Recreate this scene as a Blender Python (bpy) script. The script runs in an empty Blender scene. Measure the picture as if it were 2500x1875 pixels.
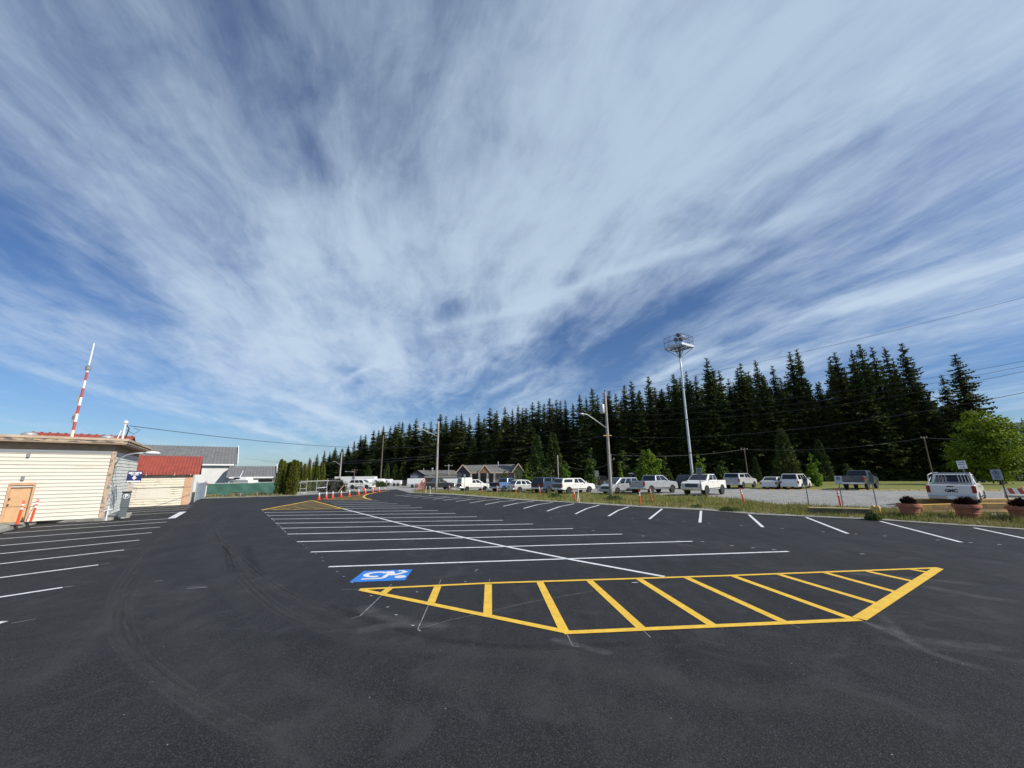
import bpy, bmesh, math, random
from mathutils import Vector, Matrix
R = math.radians
rnd = random.Random(7)
sc = bpy.context.scene
col = sc.collection

# ------------------------------------------------------------------ camera
F, CX, CY = 959.0, 1250.0, 937.5          # focal length and centre in pixels of the 2500 x 1875 photograph
PITCH = math.atan(217.5 / F); ROLL = R(-0.34); H = 2.4
cam = bpy.data.cameras.new('camera'); camo = bpy.data.objects.new('camera', cam); col.objects.link(camo)
sc.camera = camo
cam.sensor_width = 36; cam.lens = F / 2500 * 36; cam.clip_start = 0.1; cam.clip_end = 20000
RM = Matrix.Rotation(R(90) + PITCH, 4, 'X') @ Matrix.Rotation(ROLL, 4, 'Z')
camo.matrix_world = Matrix.Translation((0, 0, H)) @ RM
RI = RM.to_3x3().transposed()

# ------------------------------------------------------------------ light
SUN_AZ, SUN_EL = R(114), R(36)
sun_dir = Vector((math.sin(SUN_AZ) * math.cos(SUN_EL), math.cos(SUN_AZ) * math.cos(SUN_EL), math.sin(SUN_EL)))
sl = bpy.data.lights.new('sun', 'SUN'); sl.energy = 4.3; sl.angle = R(0.53); sl.color = (1.0, 0.95, 0.87)
so = bpy.data.objects.new('sun', sl); col.objects.link(so)
so.rotation_euler = sun_dir.to_track_quat('Z', 'Y').to_euler()
sc.view_settings.view_transform = 'Standard'; sc.view_settings.look = 'None'
sc.view_settings.exposure = 0.2; sc.view_settings.gamma = 1.0

def sRGB(r, g, b):
    f = lambda c: (c / 255 / 12.92) if c <= 10 else ((c / 255 + 0.055) / 1.055) ** 2.4
    return (f(r), f(g), f(b), 1)

world = bpy.data.worlds.new('World'); sc.world = world; world.use_nodes = True
wn = world.node_tree; WN, WL = wn.nodes, wn.links
class NB:
    "small node-building helper"
    def __init__(s, nt): s.nt = nt
    def n(s, t, **k):
        x = s.nt.nodes.new(t)
        for a, b in k.items(): setattr(x, a, b)
        return x
    def put(s, sock, v):
        if isinstance(v, bpy.types.NodeSocket): s.nt.links.new(v, sock)
        elif v is not None: sock.default_value = v
    def m(s, op, a, b=None, c=None, clamp=False):
        x = s.n('ShaderNodeMath', operation=op); x.use_clamp = clamp
        s.put(x.inputs[0], a)
        if b is not None: s.put(x.inputs[1], b)
        if c is not None: s.put(x.inputs[2], c)
        return x.outputs[0]
    def sm(s, v, a, b, lo=0., hi=1.):
        x = s.n('ShaderNodeMapRange', interpolation_type='SMOOTHSTEP')
        s.put(x.inputs[0], v); x.inputs[1].default_value = a; x.inputs[2].default_value = b
        x.inputs[3].default_value = lo; x.inputs[4].default_value = hi
        return x.outputs[0]
    def noise(s, vec, scale, detail=4, rough=.5, dist=0., lac=2.):
        x = s.n('ShaderNodeTexNoise'); s.put(x.inputs['Vector'], vec)
        x.inputs['Scale'].default_value = scale; x.inputs['Detail'].default_value = detail
        x.inputs['Roughness'].default_value = rough; x.inputs['Distortion'].default_value = dist
        x.inputs['Lacunarity'].default_value = lac
        return x.outputs['Fac']
    def mix(s, f, a, b, mode='MIX'):
        x = s.n('ShaderNodeMix', data_type='RGBA', blend_type=mode)
        s.put(x.inputs[0], f); s.put(x.inputs[6], a); s.put(x.inputs[7], b)
        return x.outputs[2]
    def comb(s, x, y, z=0.):
        c = s.n('ShaderNodeCombineXYZ'); s.put(c.inputs[0], x); s.put(c.inputs[1], y); s.put(c.inputs[2], z)
        return c.outputs[0]

def ray(px, py):
    return RM.to_3x3() @ Vector(((px - CX) / F, (CY - py) / F, -1.0))

def build_sky():
    W = NB(wn)
    sky = W.n('ShaderNodeTexSky', sky_type='NISHITA'); sky.sun_disc = False
    sky.sun_elevation = SUN_EL; sky.sun_rotation = SUN_AZ
    sky.air_density = 1.0; sky.dust_density = 0.35; sky.ozone_density = 2.6; sky.altitude = 50
    tc = W.n('ShaderNodeTexCoord'); sep = W.n('ShaderNodeSeparateXYZ')
    WL.new(tc.outputs['Generated'], sep.inputs[0])
    X, Y, Z = sep.outputs
    den = W.m('ADD', W.m('MAXIMUM', Z, 0.0), 0.10)
    u0 = W.m('DIVIDE', X, den); v0 = W.m('DIVIDE', Y, den)
    a = R(-17)      # streak direction on the cloud sheet
    ca, sa = math.cos(a), math.sin(a)
    def rot(u, v):
        # along = direction of azimuth a, across = to its right
        al = W.m('ADD', W.m('MULTIPLY', u, sa), W.m('MULTIPLY', v, ca))
        ac = W.m('SUBTRACT', W.m('MULTIPLY', u, ca), W.m('MULTIPLY', v, sa))
        return al, ac
    AL, AC = rot(u0, v0)
    # gentle warp of the streaks
    w1 = W.noise(W.comb(AL, AC, 3.1), 0.5, 3, .5)
    w2 = W.noise(W.comb(AL, AC, 9.7), 1.6, 4, .6)
    ACw = W.m('ADD', AC, W.m('ADD', W.m('MULTIPLY', W.m('SUBTRACT', w1, .5), .75), W.m('MULTIPLY', W.m('SUBTRACT', w2, .5), .16)))
    ALw = W.m('ADD', AL, W.m('MULTIPLY', W.m('SUBTRACT', w2, .5), .6))
    n1 = W.noise(W.comb(W.m('MULTIPLY', ALw, .42), ACw, 0.), 1.3, 7, .56, .15)
    n2 = W.noise(W.comb(W.m('MULTIPLY', ALw, .33), ACw, 5.), 4.0, 8, .60, .25)
    n3 = W.noise(W.comb(W.m('MULTIPLY', AL, .62), AC, 8.), 5.5, 9, .64, .5)
    n4 = W.noise(W.comb(W.m('MULTIPLY', ALw, .20), ACw, 2.), 7.0, 8, .66, .2)
    tex = W.m('ADD', W.m('MULTIPLY', n1, .40), W.m('ADD', W.m('MULTIPLY', n2, .25), W.m('ADD', W.m('MULTIPLY', n3, .20), W.m('MULTIPLY', n4, .15))))
    # broad masses, each at its own place on the cloud sheet: (px, py, radius along, radius across, weight)
    def sheet(px, py):
        d = ray(px, py).normalized(); dn = max(d.z, 0) + .10
        u, v = d.x / dn, d.y / dn
        return (u * sa + v * ca, u * ca - v * sa)
    total = None
    for px, py, rl, rc, wt in CLOUDS:
        l0, c0 = sheet(px, py)
        e = W.m('ADD', W.m('POWER', W.m('ABSOLUTE', W.m('DIVIDE', W.m('SUBTRACT', ALw, l0), rl)), 2.),
                W.m('POWER', W.m('ABSOLUTE', W.m('DIVIDE', W.m('SUBTRACT', ACw, c0), rc)), 2.))
        g = W.m('MULTIPLY', W.m('EXPONENT', W.m('MULTIPLY', e, -1.)), wt)
        total = g if total is None else W.m('ADD', total, g)
    for (ax_, ay_), (bx_, by_), wpx, wt in STREAKS:
        A0, B0, W0 = sheet(ax_, ay_), sheet(bx_, by_), sheet((ax_ + bx_) / 2, (ay_ + by_) / 2 + wpx)
        M0 = sheet((ax_ + bx_) / 2, (ay_ + by_) / 2)
        L_ = math.hypot(B0[0] - A0[0], B0[1] - A0[1]); tx_, ty_ = (B0[0] - A0[0]) / L_, (B0[1] - A0[1]) / L_
        sg_ = max(.02, abs((W0[0] - M0[0]) * -ty_ + (W0[1] - M0[1]) * tx_))
        dl = W.m('SUBTRACT', W.m('ADD', AL, W.m('MULTIPLY', W.m('SUBTRACT', n2, .5), .12)), A0[0]); dc = W.m('SUBTRACT', W.m('ADD', AC, W.m('MULTIPLY', W.m('SUBTRACT', w2, .5), .25)), A0[1])
        across = W.m('DIVIDE', W.m('ADD', W.m('MULTIPLY', dl, -ty_), W.m('MULTIPLY', dc, tx_)), sg_)
        along = W.m('DIVIDE', W.m('SUBTRACT', W.m('ADD', W.m('MULTIPLY', dl, tx_), W.m('MULTIPLY', dc, ty_)), L_ / 2), L_ / 2)
        g = W.m('EXPONENT', W.m('MULTIPLY', W.m('ADD', W.m('MULTIPLY', across, across), W.m('POWER', W.m('ABSOLUTE', along), 6.)), -1.))
        total = W.m('ADD', total, W.m('MULTIPLY', g, wt))
    dens = W.m('ADD', W.m('MULTIPLY', W.m('SUBTRACT', tex, .5), 6.2), W.m('ADD', W.m('MULTIPLY', total, .62), CLOUD_BASE))
    dens = W.sm(dens, -.55, 1.5)
    low = W.sm(Z, -.02, .07)
    dens = W.m('MULTIPLY', dens, low)
    dens = W.m('MULTIPLY', dens, .94)
    tint = W.mix(W.sm(Z, .05, .8), (.60, .76, .99, 1), (.66, .80, 1.05, 1))
    blue = W.mix(1.0, sky.outputs[0], tint, 'MULTIPLY')
    cl = W.mix(W.sm(Z, .08, .75), (5.9, 7.25, 8.8, 1), (4.9, 6.15, 7.7, 1))
    out = W.mix(dens, blue, cl)
    bg = WN['Background']; WL.new(out, bg.inputs[0]); bg.inputs[1].default_value = 0.085

CLOUD_BASE = .04
# masses and gaps of cloud: (px, py, radius along, radius across, weight)
CLOUDS = [(1450, 330, 1.2, .6, .75), (1120, 300, .7, .35, .5), (1250, 480, 1.0, .5, .18), (700, 600, 1.2, .5, .6), (2100, 250, 1.6, .8, .55), (2350, 600, 1.8, .9, .7),
          (1250, 700, 1.6, .45, .75), (300, 760, 2.0, 1.2, .75), (150, 330, 1.2, .5, .3), (600, 880, 2.0, .9, .5), (700, 850, 1.5, .8, .6), (450, 330, .6, .22, .35), (2350, 800, 1.2, .6, .4),
          (40, 590, .8, .35, -.9), (200, 180, .9, .5, -.5), (1000, 60, .45, .25, -.3), (430, 500, .5, .14, -.55), (520, 30, .5, .25, -.75), (1000, 20, .5, .2, -.45), (150, 60, .8, .5, -.2), (1690, 725, .5, .14, -.8), (1330, 810, .9, .20, -.6), (1600, 850, .8, .25, -.6),
          (1900, 800, .6, .25, -.3), (2420, 880, 1.2, .3, -.8), (250, 985, 2.6, 1.6, -1.1), (900, 930, 1.2, .8, -.6), (1380, 930, 1.2, .5, -.6), (800, 1010, 1.4, .7, .75), (1290, 960, .7, .25, 1.0)]
STREAKS = [((-150, 840), (760, 1085), 16, 1.1), ((1560, 935), (1850, 815), 9, 1.0), ((840, 930), (925, 885), 7, .7), ((610, 940), (900, 1050), 12, .7), ((1180, 960), (1330, 900), 8, .8), ((1250, 760), (1950, 520), 14, .7), ((1000, 820), (1500, 700), 14, .6), ((1850, 800), (2500, 640), 22, .6)]
build_sky()

# ------------------------------------------------------------------ terrain and picking points of the place
EDGE = [(2700, 1316), (2500, 1294.4), (2300, 1281), (2142.7, 1270), (1967, 1262), (1850, 1257), (1724.7, 1246.5), (1580, 1239.5), (1407, 1228.5),
        (1280, 1222), (1108.5, 1208.5), (1000, 1203.5)]
def G0(px, py, z=0.0):
    d = ray(px, py); t = (z - H) / d.z
    return Vector((d.x * t, d.y * t, z))
EDGEW = [G0(*p) for p in EDGE]
def sms(t):
    t = max(0., min(1., t)); return t * t * (3 - 2 * t)
def edge_dist(x, y):
    "signed distance beyond the kerb line of the asphalt on the right and far side"
    best = 1e9; side = -1
    for a, b in zip(EDGEW, EDGEW[1:]):
        dx, dy = b.x - a.x, b.y - a.y; L2 = dx * dx + dy * dy
        t = max(0, min(1, ((x - a.x) * dx + (y - a.y) * dy) / L2))
        qx, qy = a.x + dx * t, a.y + dy * t
        d = math.hypot(x - qx, y - qy)
        if d < best:
            best = d; side = -1 if (dx * (y - a.y) - dy * (x - a.x)) > 0 else 1
    return best * side
PROF = [(-60, -.5), (-25, -.5), (-6, -.42), (8, -.05), (15, .16), (30, .28), (40, .5), (70, .6)]
def prof(x):
    if x <= PROF[0][0]: return PROF[0][1]
    for (a, za), (b, zb) in zip(PROF, PROF[1:]):
        if x <= b: return za + (zb - za) * (x - a) / (b - a)
    return PROF[-1][1]
def gz(x, y):
    if y < 5: return 0.
    e = edge_dist(x, y)
    s = sms((e - .6) / 6) if e > 0 else 0
    f = sms((y - 60) / 22) if x < 0 else 0
    return prof(x) * max(s, f)
def GT(px, py):
    z = 0.
    for _ in range(14):
        p = G0(px, min(py, 1400) if py > 1400 else py, z); z = z * .4 + gz(p.x, p.y) * .6
    p.z = gz(p.x, p.y); return p
def AT(px, py, Y):
    "point on the ray of a pixel at forward distance Y"
    d = ray(px, py); t = Y / d.y
    return Vector((d.x * t, Y, H + d.z * t))
def ZAT(p, py):
    "height above which point p projects to picture row py"
    v0 = RI @ Vector((p.x, p.y, -H)); e = RI @ Vector((0, 0, 1)); k = (CY - py) / F
    return -(v0.y + k * v0.z) / (e.y + k * e.z)
def PL(px, py, P0, dr):
    "where a pixel's ray meets the upright plane through P0 along dr: (distance along, height)"
    d = ray(px, py); nx, ny = -dr.y, dr.x
    t = (P0.x * nx + P0.y * ny) / (d.x * nx + d.y * ny)
    q = Vector((d.x * t, d.y * t, H + d.z * t))
    return (q - Vector((P0.x, P0.y, q.z))).dot(Vector((dr.x, dr.y, 0))), q.z

# ------------------------------------------------------------------ materials
MATS = {}
def mat(name, c, rough=.7, metal=0., var=0., vscale=3., c2=None, bump=0., bscale=20., coat=0., detail=5, trans=0., spec=.5, stretch=None, lo=.35, hi=.65, objvar=0.):
    if name in MATS: return MATS[name]
    m = bpy.data.materials.new(name); m.use_nodes = True; N = NB(m.node_tree)
    b = m.node_tree.nodes['Principled BSDF']
    c = tuple(c) if len(c) == 4 else tuple(c) + (1,)
    b.inputs['Roughness'].default_value = rough; b.inputs['Metallic'].default_value = metal
    b.inputs['Specular IOR Level'].default_value = spec
    if coat: b.inputs['Coat Weight'].default_value = coat; b.inputs['Coat Roughness'].default_value = .06
    base = c
    tc = N.n('ShaderNodeTexCoord').outputs['Object']
    if stretch:
        mp = N.n('ShaderNodeMapping'); mp.inputs['Scale'].default_value = stretch
        N.put(mp.inputs[0], tc); tc = mp.outputs[0]
    if c2 is not None or var:
        f = N.sm(N.noise(tc, vscale, detail, .6), lo, hi)
        if c2 is None: c2 = tuple(x * (1 - var) for x in c[:3]) + (1,)
        c2 = tuple(c2) if len(c2) == 4 else tuple(c2) + (1,)
        base = N.mix(f, c, c2)
    if objvar:
        oi = N.n('ShaderNodeObjectInfo').outputs['Random']
        hs = N.n('ShaderNodeHueSaturation'); N.put(hs.inputs['Value'], N.m('ADD', N.m('MULTIPLY', oi, objvar), 1 - objvar / 2))
        N.put(hs.inputs['Hue'], N.m('ADD', N.m('MULTIPLY', N.m('FRACT', N.m('MULTIPLY', oi, 7.3)), .03), .485))
        N.put(hs.inputs['Color'], base); base = hs.outputs[0]
    N.put(b.inputs['Base Color'], base)
    if bump:
        bp = N.n('ShaderNodeBump'); bp.inputs['Strength'].default_value = bump; bp.inputs['Distance'].default_value = .02
        N.put(bp.inputs['Height'], N.noise(tc, bscale, 5, .65)); N.put(b.inputs['Normal'], bp.outputs[0])
    if trans:
        t = N.n('ShaderNodeBsdfTranslucent'); N.put(t.inputs[0], base)
        mx = N.n('ShaderNodeMixShader'); mx.inputs[0].default_value = trans
        m.node_tree.links.new(b.outputs[0], mx.inputs[1]); m.node_tree.links.new(t.outputs[0], mx.inputs[2])
        m.node_tree.links.new(mx.outputs[0], m.node_tree.nodes['Material Output'].inputs[0])
    MATS[name] = m; return m

def asphalt_mat():
    m = bpy.data.materials.new('asphalt'); m.use_nodes = True; N = NB(m.node_tree)
    b = m.node_tree.nodes['Principled BSDF']; tc = N.n('ShaderNodeTexCoord').outputs['Object']
    mp = N.n('ShaderNodeMapping'); mp.inputs['Rotation'].default_value = (0, 0, R(-38)); mp.inputs['Scale'].default_value = (1.3, .14, 1); N.put(mp.inputs[0], tc)
    big = N.sm(N.noise(tc, .22, 6, .62, .6), .34, .68); streak = N.sm(N.noise(mp.outputs[0], 1.2, 7, .66, .8), .32, .74)
    med = N.noise(tc, 2.6, 6, .65)
    c = N.mix(big, (.0118, .0118, .0126, 1), (.0205, .0204, .0210, 1))
    c = N.mix(N.m('MULTIPLY', streak, .6), c, (.036, .0362, .0375, 1))
    c = N.mix(N.m('MULTIPLY', N.sm(med, .5, .75), .4), c, (.014, .014, .016, 1))
    fine = N.n('ShaderNodeTexVoronoi'); N.put(fine.inputs['Vector'], tc); fine.inputs['Scale'].default_value = 85
    fs = N.n('ShaderNodeSeparateColor'); N.put(fs.inputs[0], fine.outputs['Color'])
    c = N.mix(N.m('MULTIPLY', N.sm(fs.outputs[0], .55, 1.), .85), c, (.052, .052, .0535, 1))
    c = N.mix(N.m('MULTIPLY', N.sm(fs.outputs[1], .6, 1.), .6), c, (.006, .006, .007, 1))
    grain = N.noise(tc, 34, 3, .7)
    c = N.mix(N.m('MULTIPLY', N.sm(grain, .5, .72), .6), c, (.042, .042, .043, 1))
    sp = N.n('ShaderNodeTexVoronoi'); N.put(sp.inputs['Vector'], tc); sp.inputs['Scale'].default_value = 7
    s2 = N.n('ShaderNodeSeparateColor'); N.put(s2.inputs[0], sp.outputs['Color'])
    fleck = N.m('MULTIPLY', N.m('LESS_THAN', sp.outputs['Distance'], .055), N.m('GREATER_THAN', s2.outputs[0], .86))
    c = N.mix(N.m('MULTIPLY', fleck, .8), c, (.35, .34, .32, 1))
    patch = N.sm(N.noise(tc, .9, 5, .62, 1.2), .52, .66)
    c = N.mix(N.m('MULTIPLY', patch, .5), c, (.048, .048, .049, 1))
    patch2 = N.sm(N.noise(tc, .55, 5, .6, .4), .56, .7)
    c = N.mix(N.m('MULTIPLY', patch2, .45), c, (.010, .010, .0115, 1))
    N.put(b.inputs['Base Color'], c)
    N.put(b.inputs['Roughness'], N.m('ADD', N.m('MULTIPLY', med, .2), .66))
    b.inputs['Specular IOR Level'].default_value = .22
    bp = N.n('ShaderNodeBump'); bp.inputs['Strength'].default_value = .55; bp.inputs['Distance'].default_value = .006
    N.put(bp.inputs['Height'], N.m('ADD', fine.outputs['Distance'], N.m('MULTIPLY', grain, .8)))
    N.put(b.inputs['Normal'], bp.outputs[0])
    return m
M_ASPH = asphalt_mat()
def speckle(name, cols, s1, s2, rough=.95, bump=.6, bs=30):
    m = bpy.data.materials.new(name); m.use_nodes = True; N = NB(m.node_tree)
    b = m.node_tree.nodes['Principled BSDF']; tc = N.n('ShaderNodeTexCoord').outputs['Object']
    f1 = N.sm(N.noise(tc, s1, 6, .65, .4), .35, .65); f2 = N.sm(N.noise(tc, s2, 5, .7), .38, .66)
    f3 = N.sm(N.noise(tc, s1 * 3.7, 5, .6, .5), .5, .68)
    c = N.mix(f1, cols[0], cols[1]); c = N.mix(N.m('MULTIPLY', f2, .6), c, cols[2]); c = N.mix(N.m('MULTIPLY', f3, .7), c, cols[3])
    N.put(b.inputs['Base Color'], c); b.inputs['Roughness'].default_value = rough; b.inputs['Specular IOR Level'].default_value = .15
    bp = N.n('ShaderNodeBump'); bp.inputs['Strength'].default_value = bump; bp.inputs['Distance'].default_value = .05
    N.put(bp.inputs['Height'], N.noise(tc, bs, 5, .7)); N.put(b.inputs['Normal'], bp.outputs[0])
    return m
M_GRAVEL = speckle('gravel', [(.33, .32, .30, 1), (.22, .215, .20, 1), (.42, .41, .38, 1), (.20, .195, .16, 1)], .7, 4)
M_SHOULDER = speckle('gravel_shoulder', [(.33, .32, .29, 1), (.24, .23, .20, 1), (.42, .41, .38, 1), (.16, .17, .09, 1)], .8, 9)
M_VERGE = speckle('verge_turf', [(.15, .165, .04, 1), (.23, .21, .075, 1), (.095, .12, .03, 1), (.28, .235, .11, 1)], .5, 6)
M_LAWN = speckle('lawn_turf', [(.17, .19, .05, 1), (.21, .205, .065, 1), (.12, .145, .04, 1), (.23, .20, .08, 1)], .12, 3, bump=.3)
M_DRY = speckle('dry_turf', [(.17, .16, .07, 1), (.26, .22, .12, 1), (.10, .12, .04, 1), (.30, .27, .18, 1)], .8, 6)
M_FFLOOR = mat('forest_floor', (.035, .035, .02), .95, c2=(.06, .055, .03), vscale=.6)
M_CONC = mat('weathered_concrete', (.40, .39, .35), .9, c2=(.22, .21, .17), vscale=1.3, bump=.3, bscale=12)
def worn(name, c, c2, wear):
    m = mat(name, c, .6, c2=c2, vscale=7); N = NB(m.node_tree); b = m.node_tree.nodes['Principled BSDF']; src = b.inputs['Base Color'].links[0].from_socket
    tc = N.n('ShaderNodeTexCoord').outputs['Object']; f = N.m('MULTIPLY', N.sm(N.noise(tc, 70, 3, .75), .52, .62), N.sm(N.noise(tc, 2.2, 4, .6), .35, .7)); f = N.m('MULTIPLY', f, wear)
    N.put(b.inputs['Base Color'], N.mix(f, src, (.03, .03, .032, 1))); bp = N.n('ShaderNodeBump'); bp.inputs['Strength'].default_value = .4; bp.inputs['Distance'].default_value = .005; N.put(bp.inputs['Height'], N.noise(tc, 60, 3, .7)); N.put(b.inputs['Normal'], bp.outputs[0])
    return m
M_WHITEP = worn('white_road_paint', (.80, .80, .80), (.62, .62, .62), .45)
M_YELP = worn('yellow_road_paint', (.86, .53, .045), (.74, .45, .04), .5)
M_OLDW = mat('white_road_paint_plain', (.80, .80, .80), .6, c2=(.60, .60, .60), vscale=9, lo=.5, hi=.8)
M_BLUEP = mat('blue_road_paint', (.014, .20, .66), .5, c2=(.012, .17, .58), vscale=5)
M_FAINT = mat('faint_chalk', (.26, .26, .27), .9, c2=(.12, .12, .125), vscale=8)
M_CREAM = mat('cream_siding_paint', (.70, .65, .545), .75, c2=(.60, .55, .45), vscale=1.1, stretch=(.6, .6, 5), lo=.5, hi=.75)
M_CREAMD = mat('flaking_cream_paint', (.70, .65, .51), .8, c2=(.36, .31, .23), vscale=2.2, stretch=(.8, .8, 5), lo=.56, hi=.68)
M_GREYS = mat('grey_siding_paint', (.76, .77, .72), .8, c2=(.62, .63, .58), vscale=1.4, stretch=(.6, .6, 4))
M_LAPSHADE = mat('painted_lap_shadow', (.36, .32, .25), .95)  # dark tone painted in as the shadow line under each board
M_TRIM = mat('peeling_trim_paint', (.52, .37, .26), .8, c2=(.24, .19, .15), vscale=5, lo=.5, hi=.58)
M_ORANGET = mat('salmon_trim_paint', (.62, .38, .23), .7, var=.15)
M_FASC = mat('fascia_beige_paint', (.58, .44, .31), .75, c2=(.46, .35, .25), vscale=2)
M_FASCW = mat('weathered_fascia', (.50, .38, .26), .85, c2=(.13, .11, .085), vscale=2.6, stretch=(1, 1, 6), lo=.46, hi=.56)
M_SOFFIT = mat('soffit_brown', (.42, .31, .22), .85, var=.2)
M_DOOR = mat('salmon_door_paint', (.68, .41, .21), .6, c2=(.60, .36, .18), vscale=4)
M_REDROOF = mat('red_metal_roof', (.36, .075, .048), .6, c2=(.28, .06, .04), vscale=1.5)
M_ROOFG = mat('grey_corrugated_roof', (.20, .20, .195), .75, c2=(.145, .145, .143), vscale=.8, stretch=(2, 2, .3), lo=.3, hi=.7)
M_SHING = mat('grey_asphalt_shingle', (.17, .165, .155), .9, c2=(.12, .117, .11), vscale=1.5)
M_WALLW = mat('white_render', (.70, .70, .66), .85, var=.08, vscale=.8)
M_WHITE = mat('white_gloss_paint', (.80, .80, .78), .4, var=.04)
M_BLUEG = mat('blue_grey_cladding', (.18, .21, .26), .8, var=.12)
M_BLUEGD = mat('dark_slate_cladding', (.05, .055, .07), .8)
M_TAUPE = mat('taupe_cladding', (.21, .19, .16), .85, var=.15, vscale=2)
M_BRICKB = mat('brown_shingle_gable', (.26, .15, .09), .85, var=.2)
M_DARKW = mat('dark_glass', (.012, .014, .017), .08, spec=.8)
M_DARK = mat('dark_rubber', (.018, .018, .019), .8)
M_TYRE = mat('tyre_rubber', (.022, .022, .023), .85)
M_CHROME = mat('brushed_chrome', (.62, .62, .62), .22, metal=1)
M_ALU = mat('galvanised_steel', (.52, .53, .53), .5, metal=.55, var=.12)
M_GALV = mat('galvanised_mast', (.60, .62, .63), .45, metal=.35, var=.08, vscale=1)
M_WOODP = mat('weathered_pole_wood', (.42, .39, .35), .9, c2=(.26, .24, .21), vscale=1.5, stretch=(6, 6, .5))
M_WOODD = mat('dark_pole_wood', (.15, .12, .09), .9, c2=(.09, .075, .06), vscale=1.5, stretch=(6, 6, .5))
M_WIRE = mat('cable_black', (.02, .02, .022), .6)
M_WIREL = mat('cable_weathered', (.10, .10, .10), .6)
M_ORANGE = mat('orange_plastic', (.80, .085, .02), .5, var=.12)
M_REFL = mat('white_reflective', (.82, .82, .80), .35)
M_REDP = mat('red_paint', (.50, .075, .06), .6, c2=(.40, .09, .07), vscale=6)
M_NAVY = mat('navy_sign_face', (.012, .02, .11), .4)
M_SIGNG = mat('grey_sign_back', (.30, .31, .31), .5, metal=.4)
M_SIGNW = mat('white_sign_face', (.66, .67, .68), .45)
M_INK = mat('black_ink', (.012, .012, .014), .6)
M_NAVYINK = mat('navy_ink', (.02, .025, .10), .6)
M_SLATE = mat('slate_grey_powder_coat', (.105, .12, .13), .5)
M_TERRA = mat('terracotta', (.42, .155, .09), .85, c2=(.31, .12, .07), vscale=3)
M_BURG = mat('burgundy_leaf', (.045, .012, .014), .7, c2=(.02, .006, .008), vscale=9, objvar=.2)
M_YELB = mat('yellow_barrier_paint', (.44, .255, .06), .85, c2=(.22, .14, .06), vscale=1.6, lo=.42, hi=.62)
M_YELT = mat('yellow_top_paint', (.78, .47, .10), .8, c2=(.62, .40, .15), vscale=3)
M_REDL = mat('tail_lamp_red', (.30, .012, .012), .2, coat=.6)
M_HEADL = mat('head_lamp_glass', (.65, .66, .68), .15, coat=.6)
M_GREENM = mat('green_screen_mesh', (.045, .135, .10), .85, c2=(.075, .185, .14), vscale=.8, trans=.25)
M_BARK = mat('conifer_bark', (.075, .06, .048), .95, var=.3)
M_BARKD = mat('maple_bark', (.10, .085, .07), .95, var=.3)
M_FIR = mat('fir_needles', (.115, .14, .044), .75, c2=(.060, .082, .026), vscale=6., trans=.24, objvar=.45, spec=.2)
M_CEDAR = mat('cedar_foliage', (.075, .105, .026), .75, c2=(.038, .058, .016), vscale=.8, trans=.12, objvar=.4, spec=.2)
M_ARBO = mat('arborvitae_foliage', (.16, .175, .022), .7, c2=(.07, .095, .015), vscale=1.6, trans=.12, objvar=.3, spec=.2)
M_MAPLE = mat('maple_leaves', (.19, .28, .018), .6, c2=(.09, .155, .012), vscale=.9, trans=.36, objvar=.15, spec=.25)
M_OLIVE = mat('olive_leaves', (.10, .14, .02), .65, c2=(.05, .08, .014), vscale=1.2, trans=.2, objvar=.4, spec=.25)
M_GRASS = mat('grass_blades', (.18, .20, .04), .8, c2=(.32, .28, .11), vscale=.35, trans=.25, spec=.2)
M_WEED = mat('weed_leaves', (.05, .085, .014), .8, c2=(.08, .11, .02), vscale=2, trans=.2)
M_FLOWER = mat('clover_flower', (.75, .73, .68), .8)
def paint(name, c, metal=.0, rough=.35): return mat(name, c, rough, metal=metal, coat=.7)
P_WHITE = paint('white_car_paint', (.78, .765, .71)); P_BLACK = paint('black_car_paint', (.012, .013, .016))
P_SILVER = paint('silver_car_paint', (.42, .43, .44), .35); P_BLUE = paint('light_blue_car_paint', (.12, .23, .42), .2)
P_DBLUE = paint('dark_blue_car_paint', (.03, .065, .12), .2); P_GREY = paint('dark_grey_car_paint', (.055, .065, .075), .3)
P_LSILV = paint('pale_silver_car_paint', (.55, .56, .55), .25)

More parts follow.
